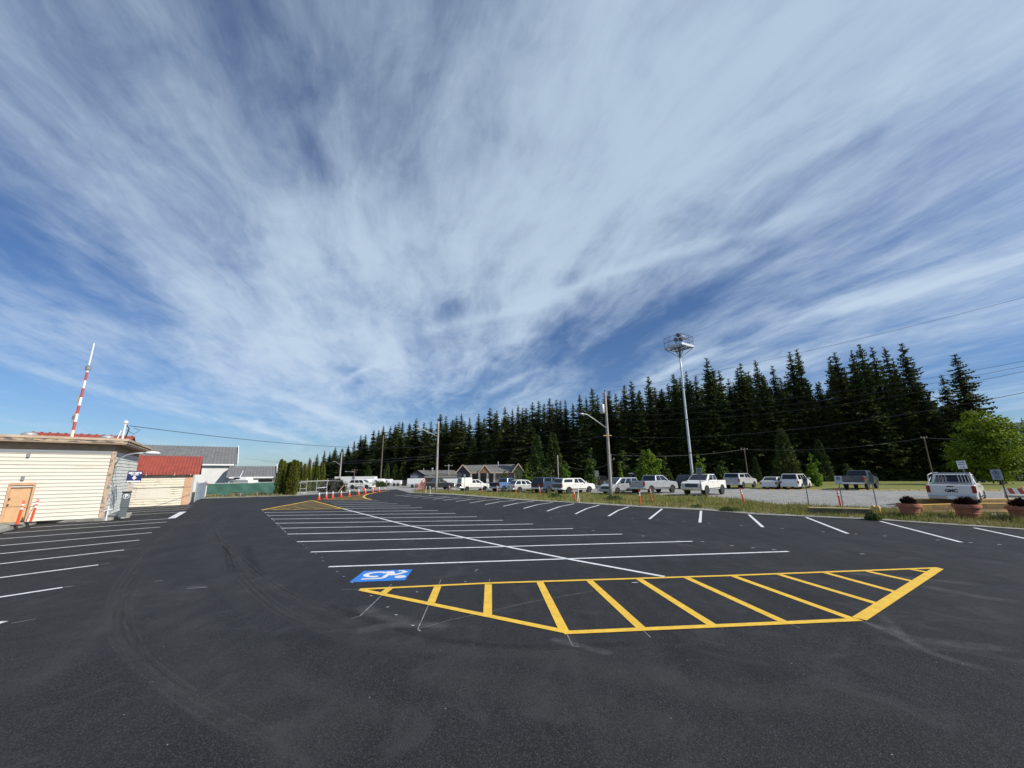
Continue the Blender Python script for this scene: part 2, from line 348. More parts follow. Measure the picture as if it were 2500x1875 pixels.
# ------------------------------------------------------------------ mesh builder
class MB:
    def __init__(s): s.v = []; s.f = []; s.mi = []; s.m = 0
    def add(s, vs, fs):
        o = len(s.v); s.v.extend([tuple(p) for p in vs]); s.f.extend([tuple(i + o for i in f) for f in fs]); s.mi.extend([s.m] * len(fs)); return s
    def box(s, c, d, rz=0., rm=None, taper=1.):
        hx, hy, hz = d[0] / 2, d[1] / 2, d[2] / 2
        vs = [(-hx, -hy, -hz), (hx, -hy, -hz), (hx, hy, -hz), (-hx, hy, -hz)] + [(-hx * taper, -hy * taper, hz), (hx * taper, -hy * taper, hz), (hx * taper, hy * taper, hz), (-hx * taper, hy * taper, hz)]
        M = rm if rm is not None else Matrix.Rotation(rz, 3, 'Z')
        c = Vector(c)
        return s.add([M @ Vector(v) + c for v in vs], [(0, 3, 2, 1), (4, 5, 6, 7), (0, 1, 5, 4), (1, 2, 6, 5), (2, 3, 7, 6), (3, 0, 4, 7)])
    def hexa(s, vs): return s.add(vs, [(0, 3, 2, 1), (4, 5, 6, 7), (0, 1, 5, 4), (1, 2, 6, 5), (2, 3, 7, 6), (3, 0, 4, 7)])
    def bar(s, a, b, w, h=None, up=(0, 0, 1)):
        a, b = Vector(a), Vector(b); d = (b - a); L = d.length; d.normalize(); up = Vector(up)
        sd = d.cross(up)
        if sd.length < 1e-3: sd = d.cross(Vector((0, 1, 0)))
        sd.normalize(); u = sd.cross(d); h = h or w
        M = Matrix((d, sd, u)).transposed()
        return s.box((a + b) / 2, (L, w, h), rm=M)
    def tube(s, pts, rad, n=8, cap=True):
        pts = [Vector(p) for p in pts]
        if not isinstance(rad, (list, tuple)): rad = [rad] * len(pts)
        vs = []; fs = []; prev = None
        for i, p in enumerate(pts):
            d = (pts[min(i + 1, len(pts) - 1)] - pts[max(i - 1, 0)])
            d = d.normalized() if d.length > 1e-9 else Vector((0, 0, 1))
            a = Vector((1, 0, 0)) if abs(d.x) < .9 else Vector((0, 1, 0))
            if prev is not None: a = prev
            u = (a - d * a.dot(d)).normalized(); w = d.cross(u); prev = u
            for k in range(n):
                t = 2 * math.pi * k / n; vs.append(p + (u * math.cos(t) + w * math.sin(t)) * rad[i])
        for i in range(len(pts) - 1):
            for k in range(n):
                fs.append((i * n + k, i * n + (k + 1) % n, (i + 1) * n + (k + 1) % n, (i + 1) * n + k))
        if cap: fs.append(tuple(range(n - 1, -1, -1))); fs.append(tuple(range((len(pts) - 1) * n, len(pts) * n)))
        return s.add(vs, fs)
    def lathe(s, prof, n=20, c=(0, 0, 0), axis='Z'):
        vs = []; fs = []; c = Vector(c)
        for r, z in prof:
            for k in range(n):
                t = 2 * math.pi * k / n
                p = Vector((r * math.cos(t), r * math.sin(t), z))
                if axis == 'Y': p = Vector((p.x, p.z, -p.y))
                if axis == 'X': p = Vector((p.z, p.x, p.y))
                vs.append(p + c)
        for i in range(len(prof) - 1):
            for k in range(n): fs.append((i * n + k, i * n + (k + 1) % n, (i + 1) * n + (k + 1) % n, (i + 1) * n + k))
        if prof[0][0] > 1e-6: fs.append(tuple(range(n - 1, -1, -1)))
        if prof[-1][0] > 1e-6: fs.append(tuple(range((len(prof) - 1) * n, len(prof) * n)))
        return s.add(vs, fs)
    def quad(s, a, b, c, d): return s.add([a, b, c, d], [(0, 1, 2, 3)])
    def build(s, name, mats, parent=None, world=False, smooth=False, bevel=0.):
        me = bpy.data.meshes.new(name)
        vs = s.v
        if world and parent is not None:
            inv = Matrix.Translation(parent.location).inverted() if not parent.rotation_euler.z else (Matrix.Translation(parent.location) @ Matrix.Rotation(parent.rotation_euler.z, 4, 'Z')).inverted()
            vs = [tuple(inv @ Vector(v)) for v in vs]
        me.from_pydata([tuple(v) for v in vs], [], s.f)
        if not isinstance(mats, (list, tuple)): mats = [mats]
        for m in mats: me.materials.append(m)
        if len(mats) > 1: me.polygons.foreach_set('material_index', s.mi)
        if smooth: me.polygons.foreach_set('use_smooth', [True] * len(me.polygons))
        me.update()
        o = bpy.data.objects.new(name, me); col.objects.link(o)
        if parent is not None: o.parent = parent
        if bevel:
            b = o.modifiers.new('bevel', 'BEVEL'); b.width = bevel; b.segments = 2; b.limit_method = 'ANGLE'; b.angle_limit = R(35)
        return o
def split_build(b, name, mats, parent=None, world=False, **k):
    "every separate piece of the builder becomes an object of its own"
    up = list(range(len(b.v)))
    def fd(i):
        while up[i] != i: up[i] = up[up[i]]; i = up[i]
        return i
    for f in b.f:
        for i in f[1:]: up[fd(i)] = fd(f[0])
    groups = {}
    for f, mi in zip(b.f, b.mi): groups.setdefault(fd(f[0]), []).append((f, mi))
    out = []
    for g in groups.values():
        c = MB(); mp_ = {}
        for f, mi in g:
            for i in f:
                if i not in mp_: mp_[i] = len(c.v); c.v.append(b.v[i])
            c.f.append(tuple(mp_[i] for i in f)); c.mi.append(mi)
        out.append(c.build(name, mats, parent, world, **k))
    return out
def tag(o, label=None, cat=None, group=None, kind=None):
    if label: o['label'] = label
    if cat: o['category'] = cat
    if group: o['group'] = group
    if kind: o['kind'] = kind
    return o
def empty(name, loc, rz=0.):
    o = bpy.data.objects.new(name, None); col.objects.link(o); o.location = loc; o.rotation_euler = (0, 0, rz); o.empty_display_size = .2
    return o
def copy_tree(o, parent=None):
    c = o.copy(); col.objects.link(c)
    if parent is not None: c.parent = parent
    for ch in list(o.children): copy_tree(ch, c)
    return c
def text_mesh(s, size, at, xdir, ydir, name='lettering', m=None, parent=None, bold=0.):
    "flat lettering lying in the plane of xdir, ydir, centred at 'at' (parent's local coordinates)"
    cu = bpy.data.curves.new(name, 'FONT'); cu.body = s; cu.size = size; cu.align_x = 'CENTER'; cu.align_y = 'CENTER'; cu.extrude = .002; cu.offset = bold
    o = bpy.data.objects.new(name, cu); col.objects.link(o)
    bpy.context.view_layer.update()
    me = bpy.data.meshes.new_from_object(o.evaluated_get(bpy.context.evaluated_depsgraph_get()))
    bpy.data.objects.remove(o); bpy.data.curves.remove(cu)
    X = Vector(xdir).normalized(); Y = Vector(ydir).normalized(); Z = X.cross(Y)
    M = Matrix((X, Y, Z)).transposed().to_4x4(); M.translation = Vector(at); me.transform(M)
    me.materials.clear(); me.materials.append(m)
    o = bpy.data.objects.new(name, me); col.objects.link(o)
    if parent is not None: o.parent = parent
    return o

# ------------------------------------------------------------------ ground sheets
def structure(o): o['kind'] = 'structure'; return o
def grid_sheet(name, m, xs, ys, zoff, test=None):
    b = MB(); idx = {}
    for j, y in enumerate(ys):
        for i, x in enumerate(xs): b.v.append((x, y, gz(x, y) + zoff))
    nx = len(xs)
    for j in range(len(ys) - 1):
        for i in range(nx - 1): b.f.append((j * nx + i, j * nx + i + 1, (j + 1) * nx + i + 1, (j + 1) * nx + i)); b.mi.append(0)
    return structure(b.build(name, m, smooth=True))
def axis(lo, hi, step, far):
    a = [lo + step * i for i in range(int((hi - lo) / step) + 1)]
    return [-f for f in reversed(far)] + a + far
grid_sheet('ground', M_FFLOOR, axis(-120, 120, 3, [200, 500, 1500, 5000]), [-5000, -600, -100, -20] + [3. * i for i in range(0, 84)] + [350, 900, 2500, 6000], -.03)

def strip(name, lower, upper, m, zoff, step=18, rows=6, place=None):
    "a sheet of ground between a near and a far boundary, each a list of picture points"
    place = place or GT
    def at(cv, x):
        for (a, ya), (b2, yb) in zip(cv, cv[1:]):
            if (a <= x <= b2) or (b2 <= x <= a):
                return ya + (yb - ya) * (x - a) / (b2 - a)
        return cv[-1][1] if abs(x - cv[-1][0]) < abs(x - cv[0][0]) else cv[0][1]
    x0 = max(min(p[0] for p in lower), min(p[0] for p in upper)); x1 = min(max(p[0] for p in lower), max(p[0] for p in upper))
    n = int((x1 - x0) / step) + 1; b = MB()
    for i in range(n + 1):
        x = x0 + (x1 - x0) * i / n
        pa = place(x, at(lower, x)); pb = place(x, at(upper, x))
        for j in range(rows + 1):
            t = j / rows; q = pa.lerp(pb, t); b.v.append((q.x, q.y, gz(q.x, q.y) + zoff))
    for i in range(n):
        for j in range(rows):
            k = i * (rows + 1) + j; b.f.append((k, k + rows + 1, k + rows + 2, k + 1)); b.mi.append(0)
    return structure(b.build(name, m, smooth=True))
# asphalt lot: one flat sheet whose far and right side follow the kerb line
LOT_FAR = [(1000, 1203.5), (985, 1199), (968, 1194.6), (930, 1196.5), (880, 1200.5), (840, 1203.5), (780, 1206.5), (724, 1210.5), (640, 1213.3), (560, 1215.8), (497, 1217.5), (480, 1222), (455, 1231)]
pts = [(-60, 36), (-60, -40), (60, -40), (60, 10)] + [(p.x, p.y) for p in EDGEW] + [(p.x, p.y) for p in [G0(*q) for q in LOT_FAR[1:]]]
b = MB(); b.add([(x, y, .004) for x, y in pts], [tuple(range(len(pts)))])
bmx = bmesh.new(); o_ = b.build('asphalt_lot', M_ASPH); bmx.from_mesh(o_.data); bmesh.ops.triangulate(bmx, faces=bmx.faces[:]); bmx.to_mesh(o_.data); bmx.free(); structure(o_)
for p in o_.data.polygons:
    if p.normal.z < 0: p.flip()

E1 = sorted(EDGE)
strip('gravel_yard', [(930, 1197)] + [(x, y - 1) for x, y in E1], [(930, 1176), (1000, 1178), (1280, 1182), (1640, 1184), (1850, 1189), (2080, 1194), (2700, 1199)], M_GRAVEL, .004, rows=14)
strip('gravel_yard_left', [(700, 1211), (780, 1206), (880, 1200), (960, 1194.5), (1000, 1203)], [(700, 1196), (780, 1190), (880, 1180), (960, 1175), (1000, 1175)], M_GRAVEL, .0, rows=10)
strip('lawn', [(1500, 1190), (1640, 1190), (1850, 1193.5), (2080, 1195), (2700, 1199.5)], [(1500, 1174), (1850, 1174.5), (2300, 1174), (2700, 1174)], M_LAWN, .012, rows=10)
VERGE_TOP = [(1010, 1197), (1060, 1197.5), (1130, 1198.5), (1300, 1199.5), (1450, 1205), (1560, 1207), (1660, 1210), (1750, 1214), (1830, 1224), (1900, 1233), (1980, 1239), (2150, 1244), (2300, 1251), (2700, 1280)]
strip('grass_verge', E1, VERGE_TOP, M_VERGE, .016, rows=8)
strip('gravel_shoulder', E1, [(x, y - (2.2 if x < 1500 else 4.5 + (x - 1500) * .003)) for x, y in E1], M_SHOULDER, .026, rows=3)
strip('dry_grass_strip', [(497, 1217), (560, 1215.3), (640, 1212.8), (724, 1210)], [(497, 1207), (560, 1205), (640, 1203), (724, 1201)], M_DRY, .012, rows=5)
strip('concrete_kerb', [(470, 1219.8), (497, 1217.8), (560, 1216), (640, 1213.5), (730, 1210.8)], [(470, 1218.2), (497, 1216.2), (560, 1214.6), (640, 1212.3), (730, 1209.8)], M_CONC, .03, rows=1)
strip('gravel_drive', [(724, 1210.5), (780, 1206.5), (850, 1203)], [(724, 1198), (780, 1195), (850, 1193)], M_GRAVEL, .012, rows=5)

# ------------------------------------------------------------------ painted markings
def ribbon(mb, pts, w, z=.009):
    P = [p if isinstance(p, Vector) else G0(*p) for p in pts]
    L, Rr = [], []
    for i, p in enumerate(P):
        d = (P[min(i + 1, len(P) - 1)] - P[max(i - 1, 0)]); d.z = 0; d.normalize(); n = Vector((-d.y, d.x, 0)) * w / 2
        L.append((p.x + n.x, p.y + n.y, z)); Rr.append((p.x - n.x, p.y - n.y, z))
    for i in range(len(P) - 1): mb.quad(Rr[i], Rr[i + 1], L[i + 1], L[i])
def line(pts, w, m, name, z=.009):
    b = MB(); ribbon(b, pts, w, z); return structure(b.build(name, m))
WL_ = [((802.3, 1384.4), (1925, 1346.9)), ((758.2, 1348.3), (1690.8, 1322)), ((724.3, 1323), (1519, 1304.4)), ((701.3, 1304.4), (1399.3, 1290.9)), ((686.8, 1290), (1301.6, 1279.6)),
       ((673.2, 1277.8), (1227.5, 1270.5)), ((662.4, 1267.8), (1164.2, 1261.9)), ((653.3, 1258.8), (1111.8, 1253.8)), ((647, 1251.5), (1068.8, 1246.6)), ((835, 1242), (1030.8, 1239.8)),
       ((826, 1237.3), (1000.5, 1234.8)), ((817, 1232.8), (970.7, 1230)), ((808, 1228.4), (946.3, 1226.2)), ((791.7, 1224.3), (926.4, 1222.6))]
for a, c in WL_: line([a, c], .12, M_WHITEP, 'stall_line')
line([(837, 1242.4), (993.3, 1282.7), (1233, 1334.7), (1395.7, 1367.3), (1622, 1408.9)], .13, M_WHITEP, 'divider_line', .0125)
line([(762.7, 1222), (837, 1242.4)], .14, M_YELP, 'yellow_divider_line', .0125)
RL = [((965, 1211), (1003, 1207.5)), ((985, 1213), (1030, 1208.8)), ((1008.9, 1214.7), (1057, 1209.6)), ((1031.6, 1216.9), (1095, 1211.5)), ((1056.3, 1219.4), (1126.6, 1213)), ((1082.3, 1221.6), (1158, 1215.3)),
      ((1112.7, 1224.5), (1186.7, 1217.2)), ((1146.5, 1228.3), (1221.5, 1218.9)), ((1184.8, 1231.8), (1259.5, 1221.6)), ((1228.5, 1236.2), (1303.8, 1224)), ((1278.5, 1241.6), (1349.7, 1226.8)),
      ((1335.4, 1248.2), (1401.9, 1230)), ((1405, 1254.9), (1463.6, 1233.2)), ((1485.8, 1260.3), (1534.8, 1237.6)), ((1585.4, 1267.5), (1616.5, 1242.3)), ((1708.9, 1276), (1711.6, 1247.3)),
      ((1862.6, 1287.3), (1828.7, 1256.8)), ((2069.6, 1303), (1968, 1263.3)), ((2346.7, 1324.3), (2148.7, 1272.8)), ((2640, 1344), (2378.4, 1289))]
for i, (a, c) in enumerate(RL):
    if 4 <= i <= 13:
        mid = ((a[0] + c[0]) / 2 - 2, (a[1] + c[1]) / 2 - (1.0 + .15 * (i - 4))); line([a, mid, c], .13, M_WHITEP, 'stall_line')
    else: line([a, c], .13, M_WHITEP, 'stall_line')
SLN = [((152.5, 1435), (-60, 1468)), ((240, 1379.7), (-60, 1419)), ((302.6, 1343.2), (-60, 1384)), ((340.3, 1319), (-60, 1358.4)), ((370.7, 1300.8), (-60, 1338)), ((390.9, 1287.2), (-60, 1320.5)),
       ((407.6, 1274.7), (7.8, 1302.7)), ((418, 1266.2), (73.9, 1288.3)), ((447, 1249.9), (308, 1258.3)), ((457.8, 1243.5), (308, 1252)), ((465, 1238.6), (310, 1247)), ((470, 1233.9), (312, 1242)), ((12, 1517.8), (-80, 1545))]
for a, c in SLN: line([a, c], .12, M_WHITEP, 'stall_line')
line([(418.7, 1265.8), (447.2, 1249.7)], .34, M_WHITEP, 'wide_line', .0125)
# far hatched islands
def clip_hatch(poly, dirv, spacing, w, m, name, z=.0088, off=0.):
    P = [G0(*p) for p in poly]; d = Vector((dirv.x, dirv.y)).normalized(); n = Vector((-d.y, d.x))
    vals = [p.x * n.x + p.y * n.y for p in P]; t = min(vals) + spacing * (.5 + off)
    b = MB()
    while t < max(vals):
        xs = []
        for p, q in zip(P, P[1:] + P[:1]):
            a, c = p.x * n.x + p.y * n.y - t, q.x * n.x + q.y * n.y - t
            if a * c < 0:
                r = p.lerp(q, a / (a - c)); xs.append(r)
        xs.sort(key=lambda r: r.x * d.x + r.y * d.y)
        for i in range(0, len(xs) - 1, 2): ribbon(b, [xs[i], xs[i + 1]], w, z)
        t += spacing
    return structure(b.build(name, m))
dh = G0(823, 1234.7) - G0(719, 1243.5)
clip_hatch([(639.8, 1245.1), (762.7, 1222), (837, 1242.5)], dh, 1.15, .16, M_YELP, 'yellow_hatching')
line([(639.8, 1245.1), (762.7, 1222)], .2, M_YELP, 'yellow_border', .0125)
line([(639.8, 1245.1), (837, 1242.5)], .13, M_YELP, 'yellow_border', .0125)
clip_hatch([(780, 1220.3), (907, 1219.8), (888, 1213.5), (896, 1207.5), (918, 1202.5), (950, 1197.6), (900, 1204), (850, 1210)], dh, 1.1, .16, M_YELP, 'yellow_hatching')
line([(782, 1220.3), (907, 1219.9)], .13, M_YELP, 'yellow_border', .0125)
line([(907, 1219.9), (894, 1217), (887.5, 1213.8), (890, 1210), (899, 1206.4), (918, 1202.4), (950, 1197.6)], .2, M_YELP, 'yellow_border', .0125)
# near hatched island
W_Y = .155
line([(878, 1440), (1194.5, 1424.7), (1594.6, 1412.2), (1782.5, 1406.3), (2110, 1394.2), (2292, 1387.3)], .115, M_YELP, 'yellow_border', .0125)
line([(880, 1440.8), (1386, 1545)], W_Y * .9, M_YELP, 'yellow_border', .0128)
line([(1376, 1546.5), (2098, 1514.2)], W_Y * .85, M_YELP, 'yellow_border', .0131)
line([(2098, 1512.5), (2291, 1388.5)], W_Y * 1.25, M_YELP, 'yellow_border', .0134)
for a, c in [((952.6, 1436), (934.5, 1450)), ((1068.8, 1432.4), (1052, 1473)), ((1192.2, 1427.4), (1190.4, 1503)), ((1317.9, 1421.5), (1377, 1541)), ((1438.6, 1417.9), (1568, 1537)), ((1558.8, 1413.5), (1742, 1529)),
             ((1674, 1409.9), (1922, 1523)), ((1789.3, 1406.7), (2086, 1514)), ((1900, 1402.5), (2149, 1477)), ((2013, 1398.4), (2192, 1447.5)), ((2114.8, 1394.8), (2233, 1421)), ((2223.3, 1390.6), (2268, 1398.4))]:
    line([a, c], W_Y, M_YELP, 'yellow_hatch_bar', .009)
# accessible parking emblem
C4 = [G0(852.3, 1422.4), G0(988.4, 1417.3), G0(1007.3, 1390.8), G0(889, 1394.6)]
def UV(u, v): return C4[0].lerp(C4[1], u).lerp(C4[3].lerp(C4[2], u), v)
b = MB(); b.quad(*[(p.x, p.y, .0085) for p in C4]); structure(b.build('blue_parking_panel', M_BLUEP))
wu = (C4[1] - C4[0]).length; wv = (C4[3] - C4[0]).length
b = MB()
ring = [UV(.34 + .19 * math.cos(t), .60 + .19 * wu / wv * .92 * math.sin(t)) for t in [R(20 + i * 12) for i in range(0, 24)]]
ribbon(b, ring, .13, .0125)
ribbon(b, [UV(.55, .86), UV(.60, .72), UV(.64, .56), UV(.70, .52)], .20, .0128)
ribbon(b, [UV(.62, .53), UV(.74, .50), UV(.80, .60), UV(.90, .74), UV(.80, .88), UV(.735, .84)], .12, .0131)
ribbon(b, [UV(.60, .72), UV(.55, .26), UV(.51, .22), UV(.16, .21)], .11, .0134)
hd = UV(.865, .30); b.add([(hd.x + .135 * math.cos(t * R(18)), hd.y + .135 * math.sin(t * R(18)), .0134) for t in range(20)], [tuple(range(20))])
structure(b.build('wheelchair_emblem', M_WHITEP))
# chalk set-out lines, drips and dots
b = MB()
for pts_, w in [([(937, 1449.5), (879, 1504.8)], .022), ([(879, 1504.8), (858, 1511)], .014), ([(947, 1437), (955.5, 1427.5)], .02), ([(1046, 1478), (1020, 1537)], .018), ([(1020, 1537), (1026, 1542)], .03), ([(1020, 1537), (1094, 1516), (1300, 1470), (1450, 1443)], .010),
                ([(1385, 1551), (1398, 1578)], .018), ([(1398, 1578), (1412, 1581)], .012), ([(1194, 1421), (1195, 1414)], .014), ([(1072, 1428), (1076, 1416)], .014), ([(1571, 1541), (1589, 1558)], .014), ([(1930, 1525), (1954, 1535)], .012), ([(2100, 1516), (2125, 1526)], .012),
                ([(2191, 1448), (2228, 1454)], .012), ([(833, 1439.5), (874, 1440)], .015), ([(155, 1434), (182, 1431)], .04), ([(243, 1379), (270, 1375.5)], .035), ([(305, 1342.5), (345, 1338.5)], .03), ([(27, 1523), (88, 1511.5)], .03), ([(455, 1438), (506, 1434)], .035), ([(375, 1420), (398, 1418.5)], .03), ([(327, 1453), (345, 1451)], .02)]:
    ribbon(b, pts_, w, .0079)
structure(b.build('chalk_lines', M_FAINT))
b = MB()
dots = [(823, 1396), (839.5, 1408), (860, 1423.2), (771, 1352), (786, 1361.5), (789, 1370), (733, 1328), (741, 1331), (748, 1337), (704, 1310), (713, 1314), (720, 1319), (690, 1295), (696, 1299), (678, 1282), (684, 1286), (906, 1455.5), (946, 1483), (967, 1502), (1008, 1528), (1162, 1393.5), (1165, 1391), (1018, 1446), (1136, 1421), (1550, 1423)]
dots += [(1570, 1309), (1655, 1321), (1715, 1323), (1787, 1333), (1838, 1338), (1890, 1343), (2010, 1299), (2090, 1304), (2160, 1309), (2290, 1319), (2370, 1325), (2440, 1330), (1545, 1265), (1606, 1270), (1670, 1273), (1732, 1278), (1810, 1283), (1910, 1291), (1365, 1250), (1320, 1246), (1180, 1252), (1120, 1246), (1345, 1265), (1448, 1296), (2105, 1353)]
for x, y in dots:
    p = G0(x, y); r = .03 if x < 1200 else .05
    b.add([(p.x + r * (1.6 if x > 1200 else 1) * math.cos(t * R(45)), p.y + r * .5 * math.sin(t * R(45)), .0082) for t in range(8)], [tuple(range(8))])
structure(b.build('layout_dots', mat('layout_dot_paint', (.5, .5, .5), .8)))
ribs = MB()
for k in range(11):   # short dashes along the ends of the far stalls
    t = k / 11; x = 641 + 60 * t; y = 1246.5 + 56 * t ** 1.06; ribbon(ribs, [(x, y), (x + 1.6, y + 1.7)], .07, .0083)
structure(ribs.build('layout_dashes', M_FAINT))
# tyre marks: soft-edged scuffs pressed into the asphalt
def soft_mat(name, c, strength, sc_=1.0):
    m = bpy.data.materials.new(name); m.use_nodes = True; N = NB(m.node_tree); nt = m.node_tree
    b = nt.nodes['Principled BSDF']; b.inputs['Base Color'].default_value = c; b.inputs['Roughness'].default_value = .8; b.inputs['Specular IOR Level'].default_value = .2
    at = N.n('ShaderNodeUVMap'); sp = N.n('ShaderNodeSeparateXYZ'); N.put(sp.inputs[0], at.outputs[0])
    e = N.m('SUBTRACT', 1., N.m('POWER', N.m('ABSOLUTE', N.m('SUBTRACT', N.m('MULTIPLY', sp.outputs[1], 2.), 1.)), 2.))
    en = N.sm(N.m('MULTIPLY', sp.outputs[0], N.m('SUBTRACT', 1., sp.outputs[0])), 0., .12)
    tc = N.n('ShaderNodeTexCoord').outputs['Object']
    ns = N.sm(N.noise(tc, 1.6 * sc_, 6, .7), .3, .7)
    gr = N.sm(N.noise(tc, 60, 2, .7), .3, .6)
    a = N.m('MULTIPLY', N.m('MULTIPLY', N.m('MULTIPLY', e, en), N.m('ADD', N.m('MULTIPLY', ns, .75), .25)), N.m('MULTIPLY', N.m('ADD', N.m('MULTIPLY', gr, .6), .4), strength))
    tr = N.n('ShaderNodeBsdfTransparent'); mx = N.n('ShaderNodeMixShader'); N.put(mx.inputs[0], a)
    nt.links.new(tr.outputs[0], mx.inputs[1]); nt.links.new(b.outputs[0], mx.inputs[2]); nt.links.new(mx.outputs[0], nt.nodes['Material Output'].inputs[0])
    return m
M_SCUFL = soft_mat('pale_tyre_scuff', (.10, .10, .10, 1), .30); M_SCUFD = soft_mat('dark_tyre_scuff', (.010, .010, .012, 1), .26)
M_DUST = soft_mat('pale_dust_patch', (.17, .17, .17, 1), .42, 2.)
def catmull(P, k=8):
    out = []
    P2 = [P[0]] + P + [P[-1]]
    for i in range(1, len(P2) - 2):
        p0, p1, p2, p3 = P2[i - 1:i + 3]
        for j in range(k):
            t = j / k; out.append(.5 * ((2 * p1) + (-p0 + p2) * t + (2 * p0 - 5 * p1 + 4 * p2 - p3) * t * t + (-p0 + 3 * p1 - 3 * p2 + p3) * t ** 3))
    out.append(P[-1]); return out
def scuff(name, curves, m, z):
    b = MB(); uvs = []
    for cv_ in curves:
        pts_, w = cv_[0], cv_[1]; sh_ = cv_[2] if len(cv_) > 2 else 0.
        P = catmull([G0(*p) for p in pts_]); n = len(P); o = len(b.v)
        if sh_:
            D_ = [(P[min(i + 1, n - 1)] - P[max(i - 1, 0)]).normalized() for i in range(n)]; P = [p + Vector((-d.y, d.x, 0)) * sh_ for p, d in zip(P, D_)]
        for i, p in enumerate(P):
            d = (P[min(i + 1, n - 1)] - P[max(i - 1, 0)]); d.z = 0; d.normalize(); q = Vector((-d.y, d.x, 0)) * w / 2
            b.v.append((p.x - q.x, p.y - q.y, z)); b.v.append((p.x + q.x, p.y + q.y, z)); uvs += [(i / (n - 1), 0), (i / (n - 1), 1)]
        for i in range(n - 1): b.f.append((o + 2 * i, o + 2 * i + 2, o + 2 * i + 3, o + 2 * i + 1)); b.mi.append(0)
        z += .00012
    ob = b.build(name, m); uv = ob.data.uv_layers.new(name='UVMap')
    for l in ob.data.loops: uv.data[l.index].uv = uvs[l.vertex_index]
    return structure(ob)
T1 = [(640, 1237), (560, 1247), (515, 1262), (498, 1282), (520, 1305), (560, 1345), (580, 1390), (620, 1440), (700, 1500), (800, 1540)]
T2 = [(700, 1228), (620, 1243), (560, 1262), (535, 1290), (545, 1320), (590, 1370), (650, 1420), (720, 1460), (820, 1500), (920, 1530)]
T3 = [(600, 1236), (500, 1252), (430, 1290), (360, 1345), (300, 1420), (278, 1490), (300, 1570), (370, 1640), (480, 1720), (620, 1790), (760, 1850)]
T4 = [(610, 1240), (520, 1258), (450, 1298), (380, 1358), (322, 1430), (300, 1500), (330, 1590), (400, 1660), (520, 1740), (680, 1815)]
T5 = [(520, 1290), (505, 1340), (520, 1390), (560, 1430), (640, 1500)]
T6 = [(900, 1420), (760, 1392), (700, 1350), (660, 1310)]
TREADS = [(T_, .045, sh) for T_ in (T1, T2, T3, T4) for sh in (-.11, 0., .11)]
scuff('tread_marks', TREADS, soft_mat('tread_scuff', (.11, .11, .11, 1), .20, 2.), .0067)
scuff('tyre_marks', [(T1, .36), (T2, .36), (T3, .34), (T5, .7), ([(470, 1420), (440, 1500), (470, 1600), (560, 1680), (700, 1760), (900, 1840)], 1.1), ([(0, 1720), (130, 1620), (280, 1500), (400, 1400)], .9), ([(40, 1690), (190, 1590), (330, 1460)], .35),
                     ([(1280, 1600), (1500, 1640), (1800, 1700), (2200, 1720)], .7), ([(700, 1480), (860, 1560), (1150, 1590), (1500, 1600)], .45), ([(1000, 1640), (1300, 1690), (1700, 1800)], .8), ([(560, 1247), (620, 1262), (700, 1285)], .12), ([(430, 1235), (480, 1228), (600, 1225)], .5), ([(2050, 1470), (2250, 1500), (2500, 1560)], .6),
                     ([(640, 1560), (700, 1640), (820, 1700), (1000, 1760)], .5), ([(120, 1400), (260, 1360), (360, 1310)], .6)], M_SCUFL, .0052)
scuff('dark_tyre_marks', [(T1, .05, .06), (T1, .05, -.06), (T2, .05, .06), (T3[:9], .03, .06), ([(600, 1330), (620, 1380), (640, 1410)], .35), ([(545, 1330), (560, 1370), (580, 1400)], .25), ([(800, 1480), (1000, 1545), (1250, 1580), (1600, 1570)], .22)], M_SCUFD, .0061)
scuff('pale_dust_patches', [([(860, 1545), (980, 1525), (1100, 1530)], .35), ([(880, 1480), (920, 1500), (1010, 1520)], .4), ([(2120, 1520), (2230, 1560), (2500, 1590)], .35), ([(2250, 1430), (2350, 1450), (2500, 1475)], .4), ([(450, 1435), (505, 1432)], .14), ([(1540, 1320), (1620, 1325), (1700, 1335)], .25), ([(2150, 1500), (2240, 1580), (2420, 1640)], .2), ([(2060, 1400), (2200, 1410), (2400, 1430)], .4),
                           ([(1340, 1560), (1420, 1580), (1500, 1600)], .2), ([(2100, 1515), (2170, 1545), (2260, 1590)], .12), ([(1290, 1283), (1360, 1284), (1450, 1290)], .2)], M_DUST, .0073)

# ------------------------------------------------------------------ left building and shed
AZ = R(48); DF = Vector((math.sin(AZ), math.cos(AZ), 0)); DN = Vector((math.cos(AZ), -math.sin(AZ), 0))   # along the front, outward normal
def lap(mb, P, d, n, L, z0, z1, bh=.2, out=.022, top=None):
    "lapped boards from P along d, outward n; top(s) may cut the height"
    k = max(1, round((z1 - z0) / bh)); h = (z1 - z0) / k
    for i in range(k):
        za, zb = z0 + i * h, z0 + (i + 1) * h
        a = P + n * out; bq = P + n * .0
        A = Vector((a.x, a.y, za)); B = A + d * L; C = Vector((bq.x, bq.y, zb)) + d * L; D = Vector((bq.x, bq.y, zb))
        mb.quad(A, B, C, D)
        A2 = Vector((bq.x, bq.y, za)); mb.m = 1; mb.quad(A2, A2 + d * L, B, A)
        if i: g = n * (out * .12 + .004); mb.quad(A2 + g - Vector((0, 0, .013)), A2 + d * L + g - Vector((0, 0, .013)), A2 + d * L + g, A2 + g)  # lap shadow as colour: dark lip underside plus a dark strip beneath
        mb.m = 0
def V3(p, z): return Vector((p.x, p.y, z))
PC = G0(246, 1263.5, .15)                       # front corner of the low cream building
bld = empty('flat_roofed_building', (PC.x, PC.y, 0))
tag(bld, 'low cream clapboard building with flat roof and salmon door at the left edge', 'building')
Lf = 17.; Le = 9.
